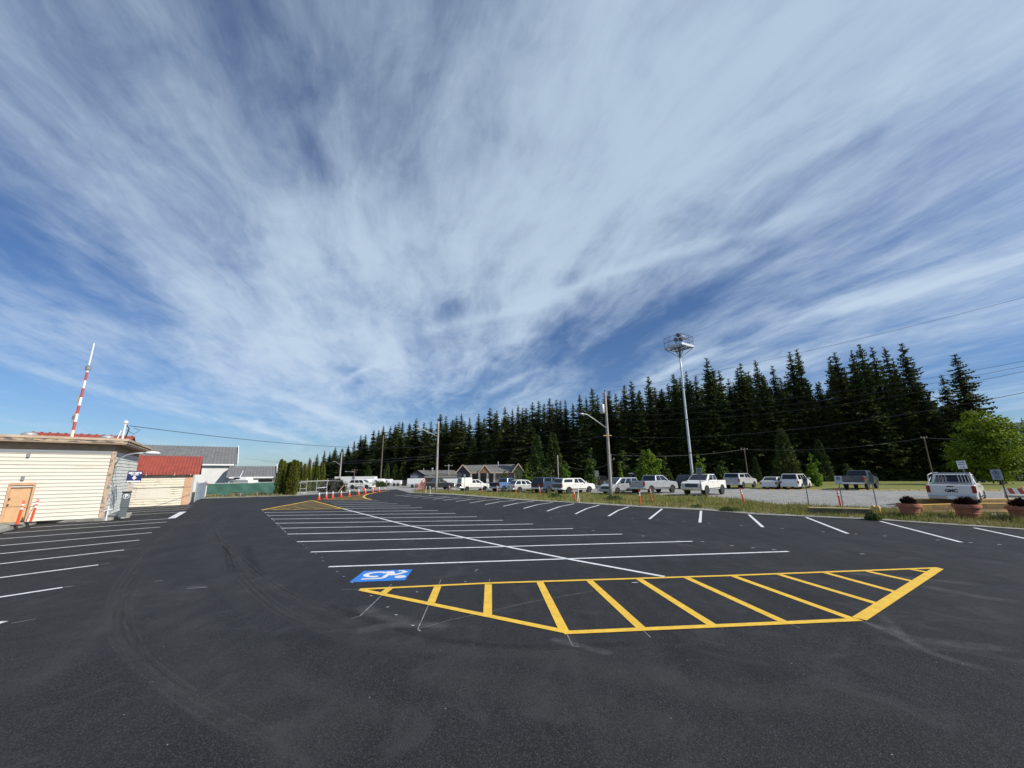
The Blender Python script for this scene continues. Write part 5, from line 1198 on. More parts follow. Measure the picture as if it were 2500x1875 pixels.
cs = [ctrp + ux * sx * hf + uy * sy * hf for sx, sy in ((-1, -1), (1, -1), (1, 1), (-1, 1))]
b = MB()
for i in range(4): b.bar(cs[i], cs[(i + 1) % 4], .08, .34)
b.build('platform_frame', M_GALV, tw, world=True)
b = MB()
for k in range(7): t = -1 + 2 * (k + .5) / 7; b.bar(ctrp + ux * t * hf - uy * hf, ctrp + ux * t * hf + uy * hf, .18, .06)
b.bar(ctrp - ux * hf, ctrp + ux * hf, .2, .14); b.build('decking', M_SLATE, tw, world=True)
b = MB(); hr = 1.55
for i in range(4):
    A2, B2 = cs[i], cs[(i + 1) % 4]
    for zz in (hr, hr * .52): b.tube([A2 + Vector((0, 0, zz)), B2 + Vector((0, 0, zz))], .035, 6)
    for t in (0, .33, .66): p = A2.lerp(B2, t); b.tube([p, p + Vector((0, 0, hr))], .032, 6)
b.build('railing', M_SLATE, tw, world=True)
b = MB()
for c in cs: b.tube([V3(Pt, zt_ - .2), c - Vector((0, 0, .15))], .045, 6)
for c in cs: b.tube([V3(Pt, zt_ - .2), ctrp.lerp(c, .35) - Vector((0, 0, .1))], .05, 6)
b.tube([V3(Pt, zt_ - .3), V3(Pt, zp)], .12, 8); b.build('struts', M_SLATE, tw, world=True)
for t, hh in ((-.1, 1.25), (.35, 1.15), (.6, 1.3), (.15, 1.9)):
    b = MB(); c = ctrp + ux * t * hf + uy * (-.2 + t * .4) * hf + Vector((0, 0, hh)); b.lathe([(.12, -.2), (.30, -.14), (.34, .12), (.0, .16)], 12, (0, 0, 0)); M_ = Matrix.Rotation(R(-60), 3, 'X'); b.v = [tuple(M_ @ Vector(v) + c) for v in b.v]; b.tube([c - Vector((0, 0, hh)), c], .04, 6); b.build('floodlight', M_SLATE if t < .5 else M_REFL, tw, world=True)
def wire(pts_, r, label, m=M_WIRE, name='overhead_cable', group=None):
    b = MB(); P = catmull([Vector(p) for p in pts_], 6); b.tube(P, r * .62, 5); return tag(b.build(name, m), label, 'cable', group or 'overhead cables')
def span(A, B, sag, r, label, m=M_WIRE, group=None):
    P = [A.lerp(B, i / 10) - Vector((0, 0, 4 * sag * (i / 10) * (1 - i / 10))) for i in range(11)]; return wire(P, r, label, m, group=group)
z_ = lambda P, py: V3(P, ZAT(P, py))
span(SERVICE_TOP, z_(P1, 1087), .85, .030, 'long sagging cable from the roof service mast to the farther lamp pole')
span(z_(P1, 1087), z_(P2, 1026.5), .35, .026, 'upper cable between the two wooden lamp poles')
span(z_(P1, 1111.4), z_(P2, 1063), .30, .030, 'lower cable between the two wooden lamp poles')
FARL = AT(600, 1119, 140); span(z_(P1, 1111.4), FARL, 1.2, .035, 'cable running left from the farther lamp pole past the hedge', M_WIREL)
span(z_(P1, 1118), AT(640, 1126, 130), .9, .035, 'lowest cable running left from the farther lamp pole', M_WIREL)
Q = [AT(2720, 690, 20), AT(2720, 832, 20), AT(2720, 846, 20), AT(2720, 858, 20), AT(2720, 925, 20)]
span(z_(P2, 957), AT(2700, 672, 24), .55, .017, 'highest thin cable rising right from the nearer lamp pole to the frame edge')
span(z_(P2, 1000), AT(2700, 842, 22), 1.0, .018, 'uppermost of the three close cables crossing right of the lone fir')
span(z_(P2, 1012), AT(2700, 852, 22), 1.15, .018, 'middle of the three close cables crossing right of the lone fir')
span(z_(P2, 1024), AT(2700, 862, 22), 1.3, .018, 'lowest of the three close cables crossing right of the lone fir')
span(z_(P2, 1066), AT(2700, 916, 22), 1.25, .026, 'thick single cable crossing the forest and leaving below the three close ones')
Pa = Vector((AT(2280.5, 1175, 62).x, 62, .55)); Pb = Vector((AT(1824, 1150, 70).x, 70, .4)); Pc_ = Vector((AT(1495.5, 1185, 60).x, 60, .15)); Pd = Vector((AT(1363.4, 1185, 62).x, 62, -.1))
span(z_(Pa, 1069), z_(Pb, 1097), .8, .03, 'low cable along the forest edge between the two short right hand poles', M_WIREL)
span(z_(Pb, 1097), z_(Pc_, 1110), .6, .03, 'low cable along the forest behind the light tower', M_WIREL)
span(z_(Pa, 1069), AT(2560, 1066, 60), .3, .03, 'low cable from the right hand pole into the big maple', M_WIREL)
span(z_(Pc_, 1130), z_(Pd, 1129), 1.0, .035, 'low cable behind the nearer lamp pole to the slim grey pole', M_WIREL)
span(z_(Pd, 1128), AT(1292, 1157, 75), .3, .04, 'short cable falling left from the slim grey pole', M_WIREL)

# ------------------------------------------------------------------ signs, posts, cones, barriers
def face_frame(P, yaw=0.):
    "x axis to the right as seen from the camera, y away, z up"
    d = Vector((P.x, P.y, 0)).normalized(); d = Matrix.Rotation(yaw, 3, 'Z') @ d; x = Vector((d.y, -d.x, 0)); return Matrix((x, d, Vector((0, 0, 1)))).transposed()
def sign(px, py, pw, pyt, pyb, label, face=M_SIGNW, lines=(), noparking=False, yaw=0., post=M_SIGNG, arrow=False, tilt=0., ink=M_INK, base=None, cx=0.):
    P = base or GT(px, py); zt_, zb_ = ZAT(P, pyt) - P.z, ZAT(P, pyb) - P.z; W_ = pw / (F / math.cos(PITCH) / P.y) * (math.cos(math.atan2(P.x, P.y)))
    root = empty('street_sign', P); tag(root, label, 'sign', 'small signs on posts')
    Fm = face_frame(P, yaw); Tm = Matrix.Rotation(tilt, 3, Fm @ Vector((0, 1, 0))) @ Fm
    b = MB(); b.bar((0, 0, -.1), Tm @ Vector((0, .03, zt_ - .05)), .055, .055, up=Fm @ Vector((0, 1, 0))); b.build('post', post, root)
    c = Tm @ Vector((cx, 0, (zt_ + zb_) / 2)); h = zt_ - zb_
    b = MB(); b.box(c, (W_, .02, h), rm=Tm); b.build('plate', face, root, bevel=.006)
    fx_ = Tm @ Vector((1, 0, 0)); fz = Tm @ Vector((0, 0, 1)); fo_ = Tm @ Vector((0, -.014, 0))
    for t, sz, v in lines: text_mesh(t, sz * W_, c + fo_ + fz * v * h, fx_, fz, 'lettering', ink, root, .003)
    if noparking:
        b = MB(); r = W_ * .30; cc = c + fo_ + fz * h * .18
        for k in range(20):
            a0, a1 = 2 * math.pi * k / 20, 2 * math.pi * (k + 1) / 20; f2 = lambda a, rr: cc + fx_ * math.cos(a) * rr + fz * math.sin(a) * rr
            b.quad(f2(a0, r * .78), f2(a1, r * .78), f2(a1, r), f2(a0, r))
        b.bar(cc + (fx_ * -.6 + fz * .6) * r, cc + (fx_ * .6 - fz * .6) * r, r * .16, .004, up=fo_); b.build('no_parking_ring', ink, root)
        text_mesh('P', r * 1.5, cc + fo_ * .2, fx_, fz, 'lettering', ink, root, .004)
    if arrow:
        b = MB(); cc = c + fo_ - fz * h * .30; A3 = [(-.30, .04), (.08, .04), (.08, .12), (.32, 0), (.08, -.12), (.08, -.04), (-.30, -.04)]
        b.add([tuple(cc + fx_ * x * W_ + fz * y * W_) for x, y in A3], [tuple(range(7))[::-1]]); b.build('arrow', ink, root)
    return root
sign(1133.6, 1203.5, 5, 1158, 1167, 'narrow grey sign on a post in front of the white canopy box pickup', M_SIGNG)
sign(1190, 1201, 5.5, 1169, 1177, 'small white sign in front of the bungalow porch', M_SIGNW)
sign(1460, 1216, 9, 1149, 1164, 'blank grey sign back beside the silver minivan', M_SIGNG)
sign(1714.5, 1224, 14, 1142.3, 1160, 'grey lettered sign in front of the white crew cab pickup', mat('grey_sign_face', (.30, .31, .31), .5), [('NO', .28, .34), ('PARKING', .20, .12), ('ANY', .24, -.10), ('TIME', .24, -.32)])
sign(1975.8, 1239, 12, 1165.4, 1184, 'dark faced no parking sign in front of the white minivan', mat('dim_sign_face', (.20, .21, .22), .5), (), True, tilt=0.0)
sign(2058.9, 1239, 18, 1162, 1182, 'pale no parking sign left of the dark grey pickup', M_SIGNW, (), True, ink=M_NAVYINK)
sign(2141, 1238, 12, 1160, 1178, 'dark sign seen from behind, in front of the dark grey pickup', M_SLATE)
gp_ = AT(2370, 1190, 31.5); gp_.z = gz(gp_.x, gp_.y)
sign(0, 0, 23, 1124.5, 1144, 'tilted white sign with black arrow above the white rack pickup', M_REFL, [('ONE', .34, .30), ('WAY', .34, .02)], arrow=True, base=gp_, tilt=R(-4))
hp = AT(2465, 1222, 22.2); hp.z = .05
sign(0, 0, 27, 1146, 1171, 'white no parking sign on a leaning dark post by the right planter', mat('bluish_sign_face', (.36, .39, .43), .5), [("TAXI'S", .21, -.16), ('ONLY', .21, -.33)], True, base=hp, tilt=R(-3), ink=M_NAVYINK, post=M_WOODD, cx=-.1)
# delineator posts
def delineator_proto():
    root = empty('delineator_post', (0, 0, 0))
    b = MB(); b.lathe([(.20, 0), (.20, .03), (.07, .06)], 8); b.build('base', M_DARK, root)
    b = MB(); b.lathe([(.055, .05), (.05, .12), (.045, 1.0), (.03, 1.04)], 10); t_ = [(.055 * math.cos(t), 0, 1.07 + .05 * math.sin(t)) for t in [R(-60 + 30 * k) for k in range(11)]]; b.tube(t_, .014, 5); b.build('tube', M_ORANGE, root)
    for z in (.72, .88): b = MB(); b.lathe([(.050, z), (.050, z + .09)], 10); b.build('reflective_band', M_REFL, root)
    return root
dp = delineator_proto(); first = True
DEL = [(40, 1283.5, 2, 'orange delineator post in front of the salmon door', .15), (73, 1277, 4, 'orange delineator post just right of the salmon door', .15),
       (1097.7, 1203.5, -3, 'orange post in front of the black pickup wheel', None), (1176.3, 1204, -4, 'orange post in front of the white canopy box pickup', None), (1215, 1205, -6, 'leaning orange post in front of the light blue pickup', None),
       (1260.4, 1207.5, -6, 'leaning orange post in front of the silver crossover', None), (1319, 1210, -8, 'leaning orange post in front of the dark blue canopy pickup', None), (1405.9, 1226.5, -9, 'leaning orange post beside the crossed white stakes', None),
       (1563.3, 1235, 0, 'orange post near the kerb below the silver pickup tailgate', None), (1591.8, 1225, -4, 'orange post in front of the silver pickup rear wheel', None), (1818.7, 1231.5, -9, 'leaning orange post on the verge right of the white crew cab pickup', None),
       (2053.3, 1239, -2, 'orange post behind the low concrete kerb block', None), (2303, 1236, -2, 'orange post behind the yellow barriers below the rack pickup tailgate', None)]
for i, (px, py, lean, lab, zz) in enumerate(DEL):
    o = dp if i == 0 else copy_tree(dp)
    P = G0(px, py, zz) if zz is not None else GT(px, py)
    o.location = P; Fm = face_frame(P); ax_ = Fm @ Vector((0, 1, 0)); o.rotation_euler = Matrix.Rotation(R(lean), 3, ax_).to_euler(); tag(o, lab, 'delineator post', 'orange delineator posts')
    if i > 1: o.scale = (1.1, 1.1, 1.0)
b = MB(); q1 = G0(45, 1240, .15); A_ = V3(DELW := G0(40, 1283.5, .15), 1.0); B_ = V3(G0(73, 1277, .15), 1.0)
b.tube([A_, A_.lerp(B_, .5) - Vector((0, 0, .12)), B_], .012, 5); b.tube([A_, A_.lerp(V3(PC + DN * .1 + DF * (d0 - 2.6), 1.2), .5) - Vector((0, 0, .15)), V3(PC + DN * .1 + DF * (d0 - 2.6), 1.1)], .012, 5); b.tube([B_, V3(G0(62, 1276, .15), .2)], .01, 5); tag(b.build('barrier_rope', M_WOODD), 'thin rope slung between the two delineator posts at the door', 'rope')
# crossed white stakes and white posts
for (xa, ya, xt, yt, lab) in [(1409, 1226.5, 1413, 1193, 'white stake leaning right beside the leaning orange post'), (1414, 1227, 1411, 1192, 'white stake leaning left beside the leaning orange post'),
                              (1039, 1203, 1041.5, 1187, 'left of two short white posts by the farther lamp pole'), (1051, 1206, 1049.5, 1187, 'right of two short white posts by the farther lamp pole')]:
    P = GT(xa, ya); T = AT(xt, yt, P.y); b = MB(); b.bar(P, T, .09, .05); tag(b.build('white_stake', M_WHITE), lab, 'stake', 'white stakes')
# traffic cones
cone = empty('traffic_cone', (0, 0, 0))
b = MB(); b.box((0, 0, .02), (.38, .38, .04)); b.build('base', M_ORANGE, cone, bevel=.01)
b = MB(); b.lathe([(.14, .04), (.115, .18), (.03, .70), (.0, .71)], 14); b.build('cone_body', M_ORANGE, cone, smooth=True)
b = MB(); b.lathe([(.083, .38), (.036, .69)], 14); b.build('reflective_collar', M_REFL, cone, smooth=True)
CN = [(778.3, 1220.8), (796, 1217.6), (811.6, 1216.4), (832.3, 1214.2), (852.5, 1211.8), (875, 1209.2), (891.6, 1206.6), (909.9, 1204.2), (925.3, 1201.8), (939.4, 1200.2), (888, 1197), (913, 1195.2)]
ORD = ['first', 'second', 'third', 'fourth', 'fifth', 'sixth', 'seventh', 'eighth', 'ninth', 'tenth', 'eleventh', 'twelfth', 'thirteenth', 'fourteenth', 'fifteenth', 'sixteenth', 'seventeenth', 'eighteenth', 'nineteenth', 'twentieth']
for i, (px, py) in enumerate(CN):
    o = cone if i == 0 else copy_tree(cone); P = GT(px, py); o.location = P; o.rotation_euler = (0, 0, rnd.random())
    k = .98 if i < 10 else 1.15; o.scale = (k, k, k)
    lab = f'orange traffic cone with white collar, {ORD[i]} from the left in the cone row' if i < 10 else ('farther orange cone standing on the gravel, left one' if i == 10 else 'farther orange cone standing on the gravel, right one')
    tag(o, lab, 'traffic cone', 'traffic cones across the lot entrance')
def ordw(n):
    if n < 20: return ORD[n]
    u = n - 19
    return {1: 'twenty-first', 2: 'twenty-second', 3: 'twenty-third', 4: 'twenty-fourth', 5: 'twenty-fifth', 6: 'twenty-sixth', 7: 'twenty-seventh', 8: 'twenty-eighth', 9: 'twenty-ninth', 10: 'thirtieth', 11: 'thirty-first', 12: 'thirty-second'}[u]
# orange mesh barrier
P = GT(1026, 1199); ob = empty('orange_mesh_barrier', P); tag(ob, 'faded orange plastic mesh barrier at the gravel entrance', 'barrier')
b = MB()
for i in range(9): b.bar((-.85 + i * .21, 0, .1), (-.85 + i * .21, 0, 1.25), .05, .02, up=(0, 1, 0))
for j in range(6): b.bar((-.85, .01, .15 + j * .21), (.85, .01, .15 + j * .21), .02, .05)
b.build('mesh', mat('faded_orange_plastic', (.62, .22, .15), .6), ob)
# barrels behind it
for i, (px, c_, lab) in enumerate([(1031.5, M_ORANGE, 'orange utility bundle leaning beside the mesh barrier')]):
    P = GT(px, 1197); r_ = empty('utility_bundle', P); tag(r_, lab, 'bundle'); b = MB(); b.tube([(0, 0, 0), (.1, 0, 1.9)], .14, 8); b.tube([(.5, .2, 0), (.4, .2, 2.0)], .06, 8); b.build('poles', c_, r_)
    b = MB(); b.lathe([(.25, 1.2), (.33, 1.5), (.2, 1.75)], 10); b.build('wrap', M_FASC, r_)

# planters
def leaf_burst(b, n, r, h, c, w=.05, seed=1, flat=.4):
    rr = random.Random(seed)
    for i in range(n):
        a = rr.random() * 6.283; rad = r * math.sqrt(rr.random()); t = rr.random()
        base = Vector((c[0] + math.cos(a) * rad * .35, c[1] + math.sin(a) * rad * .35, c[2])); tip = Vector((c[0] + math.cos(a) * rad, c[1] + math.sin(a) * rad, c[2] + h * (.35 + .75 * rr.random()) * (1 - .45 * (rad / r) ** 2)))
        m_ = base.lerp(tip, .75) + Vector((0, 0, .03)); sdv = Vector((-math.sin(a), math.cos(a), .3 * rr.uniform(-1, 1))) * w * rr.uniform(.6, 1.4)
        b.add([m_ - sdv, tip, m_ + sdv, base.lerp(tip, .45)], [(0, 1, 2, 3)])
POT = [(2226, 1267.5, 'leftmost terracotta planter in front of the yellow barriers', 'bushy dark burgundy plant in the leftmost planter'),
       (2368, 1271, 'middle terracotta planter in front of the yellow barriers', 'bushy dark burgundy plant in the middle planter'),
       (2508, 1279, 'terracotta planter cut by the right edge of the photo', 'spiky dark burgundy plant in the rightmost planter')]
potm = None
for i, (px, py, l1, l2) in enumerate(POT):
    P = GT(px, py); W_ = .62
    if potm is None:
        b = MB(); b.lathe([(.36, 0), (.38, .02), (.455, .30), (.47, .31), (.475, .36), (.465, .37), (.52, .60), (.585, .61), (.60, .70), (.585, .78), (.50, .78), (.48, .70), (.0, .70)], 32); potm = b.build('terracotta_planter', M_TERRA, smooth=True)
        md = potm.modifiers.new('edge', 'EDGE_SPLIT'); md.split_angle = R(40); o = potm
        b = MB(); b.lathe([(.47, .705), (0, .72)], 20); b.build('soil', M_FFLOOR, potm)
    else: o = copy_tree(potm)
    k = [.80, .86, .92][i]
    o.location = P + Vector((P.x, P.y, 0)).normalized() * .3; o.scale = (k, k, .95); tag(o, l1, 'planter', 'terracotta planters')
    b = MB(); leaf_burst(b, 520, .40 if i == 0 else .50, .46, (0, 0, .0), .045, 5 + i); pl = b.build('burgundy_plant', M_BURG); pl.location = o.location + Vector((0, 0, .70 * .95)); tag(pl, l2, 'plant', 'burgundy plants in the planters')
# yellow barriers
def barrier(A, B, h, w, label, top=M_YELT, face=M_YELB):
    root = empty('concrete_barrier', A); tag(root, label, 'barrier', 'painted concrete barriers'); d = (B - A).normalized(); n = Vector((-d.y, d.x, 0))
    prof_ = [(-w, 0), (w, 0), (w, h * .12), (w * .55, h * .38), (w * .42, h * .9), (-w * .42, h * .9), (-w * .55, h * .38), (-w, h * .12)]
    b = MB(); k = len(prof_)
    for P in (A, B):
        for y, z in prof_: q = P + n * y; b.v.append((q.x, q.y, P.z + z))
    for i in range(k): b.f.append((i, (i + 1) % k, k + (i + 1) % k, k + i)); b.mi.append(0)
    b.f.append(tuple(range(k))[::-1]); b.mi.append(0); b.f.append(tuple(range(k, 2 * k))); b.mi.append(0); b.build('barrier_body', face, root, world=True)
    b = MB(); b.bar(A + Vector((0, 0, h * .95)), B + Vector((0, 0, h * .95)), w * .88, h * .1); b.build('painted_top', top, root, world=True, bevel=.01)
def AtYz(px, Y): p = AT(px, 1200, Y); p.z = gz(p.x, p.y); return p
def bar_at(xa, Ya, xb, Yb, h, w, label, **k): barrier(AtYz(xa, Ya), AtYz(xb, Yb), h, w, label, **k)
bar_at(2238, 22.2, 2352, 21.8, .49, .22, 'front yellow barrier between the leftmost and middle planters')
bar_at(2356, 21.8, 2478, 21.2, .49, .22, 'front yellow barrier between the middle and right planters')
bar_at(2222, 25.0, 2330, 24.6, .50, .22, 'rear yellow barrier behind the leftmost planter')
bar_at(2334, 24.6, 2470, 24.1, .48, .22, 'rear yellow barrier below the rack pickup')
Akb = G0(1977, 1257.5); Bkb = G0(2130, 1262); n_ = Vector((Akb.x, Akb.y, 0)).normalized() * .35
kb = empty('kerb_block', Akb + n_); tag(kb, 'long low mossy concrete kerb block with worn yellow top', 'barrier')
b = MB(); b.bar(Akb + n_ + Vector((0, 0, .17)), Bkb + n_ + Vector((0, 0, .17)), .5, .40); b.build('block', mat('mossy_concrete', (.17, .145, .09), .95, c2=(.09, .09, .05), vscale=2.5), kb, world=True, bevel=.02)
b = MB(); b.bar(Akb + n_ + Vector((0, 0, .385)), Bkb + n_ + Vector((0, 0, .385)), .5, .035); b.build('painted_top', mat('worn_yellow_top', (.55, .38, .15), .9, c2=(.35, .27, .14), vscale=3), kb, world=True)
for i, (px, lab) in enumerate([(2135, 'left of two short yellow bollards by the kerb block end'), (2147, 'right of two short yellow bollards by the kerb block end')]):
    P = GT(px, 1256 + i); P.z -= .02; b = MB(); b.lathe([(.10, 0), (.10, .42), (.07, .5), (0, .52)], 12, P); tag(b.build('yellow_bollard', M_YELT, smooth=True), lab, 'bollard', 'short yellow bollards')
# striped barricade
P = AtYz(2478, 24.5); bc = empty('striped_barricade', P); Fm = face_frame(P); tag(bc, 'red and white striped barricade board behind the right planter', 'barricade')
b = MB(); zz0, zz1 = ZAT(P, 1206) - P.z, ZAT(P, 1192) - P.z; hb = zz1 - zz0; wb_ = .95
for k in range(5):
    b.m = k % 2; x0_ = -wb_ / 2 + k * wb_ / 5; x1_ = x0_ + wb_ / 5; sh = .09
    for (ya, yb) in [(-.02, .02)]:
        vs = [Fm @ Vector(v) for v in [(x0_ + sh, ya, zz0), (x1_ + sh, ya, zz0), (x1_ + sh, yb, zz0), (x0_ + sh, yb, zz0), (x0_ - sh * 0, ya, zz1), (x1_ - sh * 0, ya, zz1), (x1_, yb, zz1), (x0_, yb, zz1)]]; b.hexa(vs)
b.build('striped_board', [M_REFL, M_REDP], bc)
b = MB()
for x in (-.4, .5): b.bar(Fm @ Vector((x, .04, -.02)), Fm @ Vector((x, .04, zz1)), .05, .05); b.bar(Fm @ Vector((x, .5, -.02)), Fm @ Vector((x, .06, zz1 - .1)), .05, .05)
b.bar(Fm @ Vector((-.45, .04, zz0 - .15)), Fm @ Vector((.55, .04, zz0 - .15)), .03, .12); b.build('legs', M_CONC, bc)
b = MB(); b.lathe([(.07, zz1), (.08, zz1 + .12), (0, zz1 + .14)], 10, Fm @ Vector((.3, 0, 0))); b.build('warning_lamp', M_YELT, bc)
# yellow wheel stops along the lawn
stp = None
for i in range(26):
    px = 1860 + i * 24.6; P = GT(px, 1196.2 + i * .1)
    if stp is None: b = MB(); b.box((0, 0, .04), (.62, .14, .10)); stp = b.build('wheel_stop', M_YELT, bevel=.02); o = stp
    else: o = stp.copy(); col.objects.link(o)
    o.location = P; o.rotation_euler = (0, 0, R(-14)); tag(o, f'low yellow wheel stop along the lawn edge, {ordw(i)} from the left', 'wheel stop', 'yellow wheel stops along the lawn')

# chain link fence and leaning gate left of the suv
CA = G0(731, 1206); CB = G0(800, 1203.5); cf = empty('chain_link_fence', CA); tag(cf, 'low chain link fence with steel posts in front of the hedge row', 'fence')
b = MB()
for t in (0, .22, .57, .95): P = CA.lerp(CB, t); b.tube([V3(P, 0), V3(P, ZAT(P, 1173 - 5 * (t > .2)))], .035, 7)
CC = G0(842, 1200)
P = CC; b.tube([V3(P, 0), V3(P, ZAT(P, 1174))], .045, 7); split_build(b, 'post', M_ALU, cf, world=True)
b = MB(); b.tube([V3(CA, ZAT(CA, 1175.5)), V3(CB, ZAT(CB, 1173.5)), V3(CC, ZAT(CC, 1174.5))], .03, 6); b.tube([V3(CA.lerp(CB, .57), ZAT(CA, 1193)), V3(CA.lerp(CB, .95), ZAT(CA, 1191))], .03, 6); split_build(b, 'rail', M_ALU, cf, world=True)
b = MB(); zt_ = ZAT(CA, 1175.5)
for (A2, B2) in ((CA, CB), (CB, CC)):
    L = (B2 - A2).length; k = int(L / .36)
    for i in range(k):
        p = A2.lerp(B2, i / k); q = A2.lerp(B2, min(1, (i + 4) / k)); b.bar(V3(p, .1), V3(q, zt_), .006, .006); b.bar(V3(p, zt_), V3(q, .1), .006, .006)
b.build('wire_mesh', M_ALU, cf, world=True)
P = G0(735, 1205); gr = empty('garden_gate', P); tag(gr, 'white open gate frame beside the front columnar tree', 'gate'); b = MB()
zz = ZAT(P, 1179)
for x in (0, 1.1): b.tube([(x - .5, 0, 0), (x - .5, 0, zz)], .03, 7)
for z in (.05, zz * .45, zz): b.tube([(-.5, 0, z), (.6, 0, z)], .03, 7)
b.tube([(-1.1, 0, .08), (.7, -.1, .05)], .07, 7); b.build('frame', M_WHITE, gr)
P = G0(826, 1202); T = AT(840, 1184, P.y); b = MB(); b.bar(V3(P, .02), T, .12, .08); tag(b.build('leaning_plank', M_FASC), 'pale plank leaning against the dark hedge behind the cones', 'plank')

# ------------------------------------------------------------------ trees
def fir_mesh(seed, levels=46, crown0=.10, rad=.16, skew=0., dens=1.):
    "needle crown of a conifer of unit height: whorls of drooping boughs made of many small sprays"
    rr = random.Random(seed); b = MB(); lob = [rr.uniform(.7, 1.2) for _ in range(7)]
    for l in range(levels):
        t = (l + rr.uniform(-.35, .35)) / levels; t = min(max(t, 0), .995)
        z = crown0 + (1 - crown0) * t
        env = (1 - t) ** .82 * (0.62 + .38 * min(1, t / .25)) + .02
        env *= rr.choice([.78, .95, 1., 1.12, 1.0]) * lob[int(t * 6.99)] ** .35
        nb = int((6 + 5 * env / .9) * dens)
        a0 = rr.random() * 6.28
        for k in range(nb):
            a = a0 + 6.283 * k / nb + rr.uniform(-.35, .35); L = rad * env * rr.uniform(.62, 1.18) * (1 + skew * math.cos(a))
            ca, sa_ = math.cos(a), math.sin(a); droop = rr.uniform(.15, .42); up = rr.uniform(.08, .30); zb = z + rr.uniform(-.75, .75) / levels
            nseg = 5 if L > .05 else 3
            def bp(u): return Vector((ca * L * u, sa_ * L * u, zb - L * (droop * u * 1.6 - up * u * u * 1.5)))
            per = Vector((-sa_, ca, 0))
            for i in range(nseg):
                u0, u1 = i / nseg + .05, (i + 1) / nseg; p0, p1 = bp(u0), bp(min(1., u1 + .08)); wd = (.26 * L * (1.08 - u0) + .007)
                for sg in (1, -1):
                    tipp = p0.lerp(p1, .75) + per * sg * wd * rr.uniform(.7, 1.3) + Vector((0, 0, -wd * rr.uniform(.15, .75))); b.add([p0, p1, tipp], [(0, 1, 2)])
                if rr.random() < .85:
                    q = p0.lerp(p1, .5) + Vector((rr.uniform(-.1, .1) * wd, rr.uniform(-.1, .1) * wd, -wd * rr.uniform(.5, 1.1) - .004)); b.add([p0, p1, q], [(0, 1, 2)])
            tp = bp(1.); b.add([bp(.8) + per * .006, tp + Vector((ca, sa_, .35)) * .012, bp(.8) - per * .006], [(0, 1, 2)])
    b.add([(.004, 0, .97), (-.002, .0035, .97), (-.002, -.0035, .97), (0, 0, 1.0)], [(0, 1, 3), (1, 2, 3), (2, 0, 3)])
    return b
def trunk_mb(h, r0, n=7, bend=0., seed=0):
    rr = random.Random(seed); b = MB(); pts_ = [(rr.uniform(-1, 1) * bend, rr.uniform(-1, 1) * bend, h * i / 5) for i in range(6)]; pts_[0] = (0, 0, -.01)
    b.tube(pts_, [r0 * (1 - .9 * i / 5) for i in range(6)], n); return b
firs = []
for i in range(7):
    root = empty('fir_tree', (0, 0, -500)); tr_ = trunk_mb(.985, .013, 7, .0, i); tr_.build('trunk', M_BARK, root)
    c = fir_mesh(20 + i, 44 + 3 * (i % 3), [.06, .10, .05, .13, .08, .06, .18][i], [.195, .22, .18, .23, .21, .25, .20][i], [0, .12, -.1, .2, 0, .3, .1][i]); c.build('crown', M_FIR, root); firs.append(root)
used = [False] * 7
def put_tree(protos, usedl, k, P, h, width, label, cat, group, rz=None):
    o = protos[k]
    if usedl[k]: o = copy_tree(protos[k])
    usedl[k] = True
    o.location = P; o.rotation_euler = (0, 0, rnd.random() * 6.28 if rz is None else rz); o.scale = (h * width, h * width, h); tag(o, label, cat, group); return o
def forest_point(px, py, off=0.):
    d = ray(px, py); k = d.x / d.y; Y = (114.5 + off) / (1 + .536 * k); X_ = k * Y; z = gz(X_, Y); t = Y / d.y; return Vector((X_, Y, z)), H + d.z * t
TOPS = [(757, 1116), (775, 1108), (793, 1099), (806, 1103), (819.5, 1090.6), (835, 1094), (851, 1085.7), (866, 1075), (881.7, 1061), (893, 1060), (913, 1050), (925, 1048), (936.6, 1039), (953.7, 1040.6), (965, 1037), (974.5, 1030.8), (983, 1028), (1000, 1032), (1016, 1022), (1035.5, 1029.6), (1052.6, 1028),
        (1075.8, 1010), (1089, 1013.7), (1104, 1023), (1115, 1015), (1127, 1010), (1147, 1018), (1168.6, 1008.8), (1182, 1018), (1196, 996), (1213, 1001), (1233, 993), (1251, 998), (1264.6, 989), (1276, 994), (1299.5, 981), (1315, 977.5), (1328, 983), (1341, 971), (1358, 974), (1367.5, 976), (1380, 975), (1398, 983), (1415, 960.5), (1431, 968), (1444.6, 944.6), (1458, 962), (1476, 952), (1486, 952), (1503, 960),
        (1523, 938), (1541, 929), (1560, 950), (1582.5, 916.7), (1598, 945), (1614, 947), (1630, 935), (1643, 910), (1660, 918), (1674, 904), (1697, 915), (1724, 873.7), (1741, 905), (1755, 903), (1778, 925), (1799, 896), (1806, 884), (1826, 905), (1843.5, 877.7), (1862, 915), (1884, 890.7), (1905, 920), (1926.5, 858), (1944.4, 850), (1968, 925), (1998, 930), (2024, 868), (2037, 859.8), (2060, 900), (2078, 855), (2097, 838.6), (2126.7, 845), (2157.6, 845), (2180, 880), (2200, 835.3), (2228, 900), (2262, 960), (2297.6, 913.5), (2330, 863), (2467, 1027), (2493, 1020)]
marks = [(1062, 'left of the farther lamp pole'), (1475, 'between the two lamp poles'), (1661, 'between near lamp pole and light tower'), (1e9, 'right of the light tower')]
cnt = {}
TENS = {20: 'twentieth'}
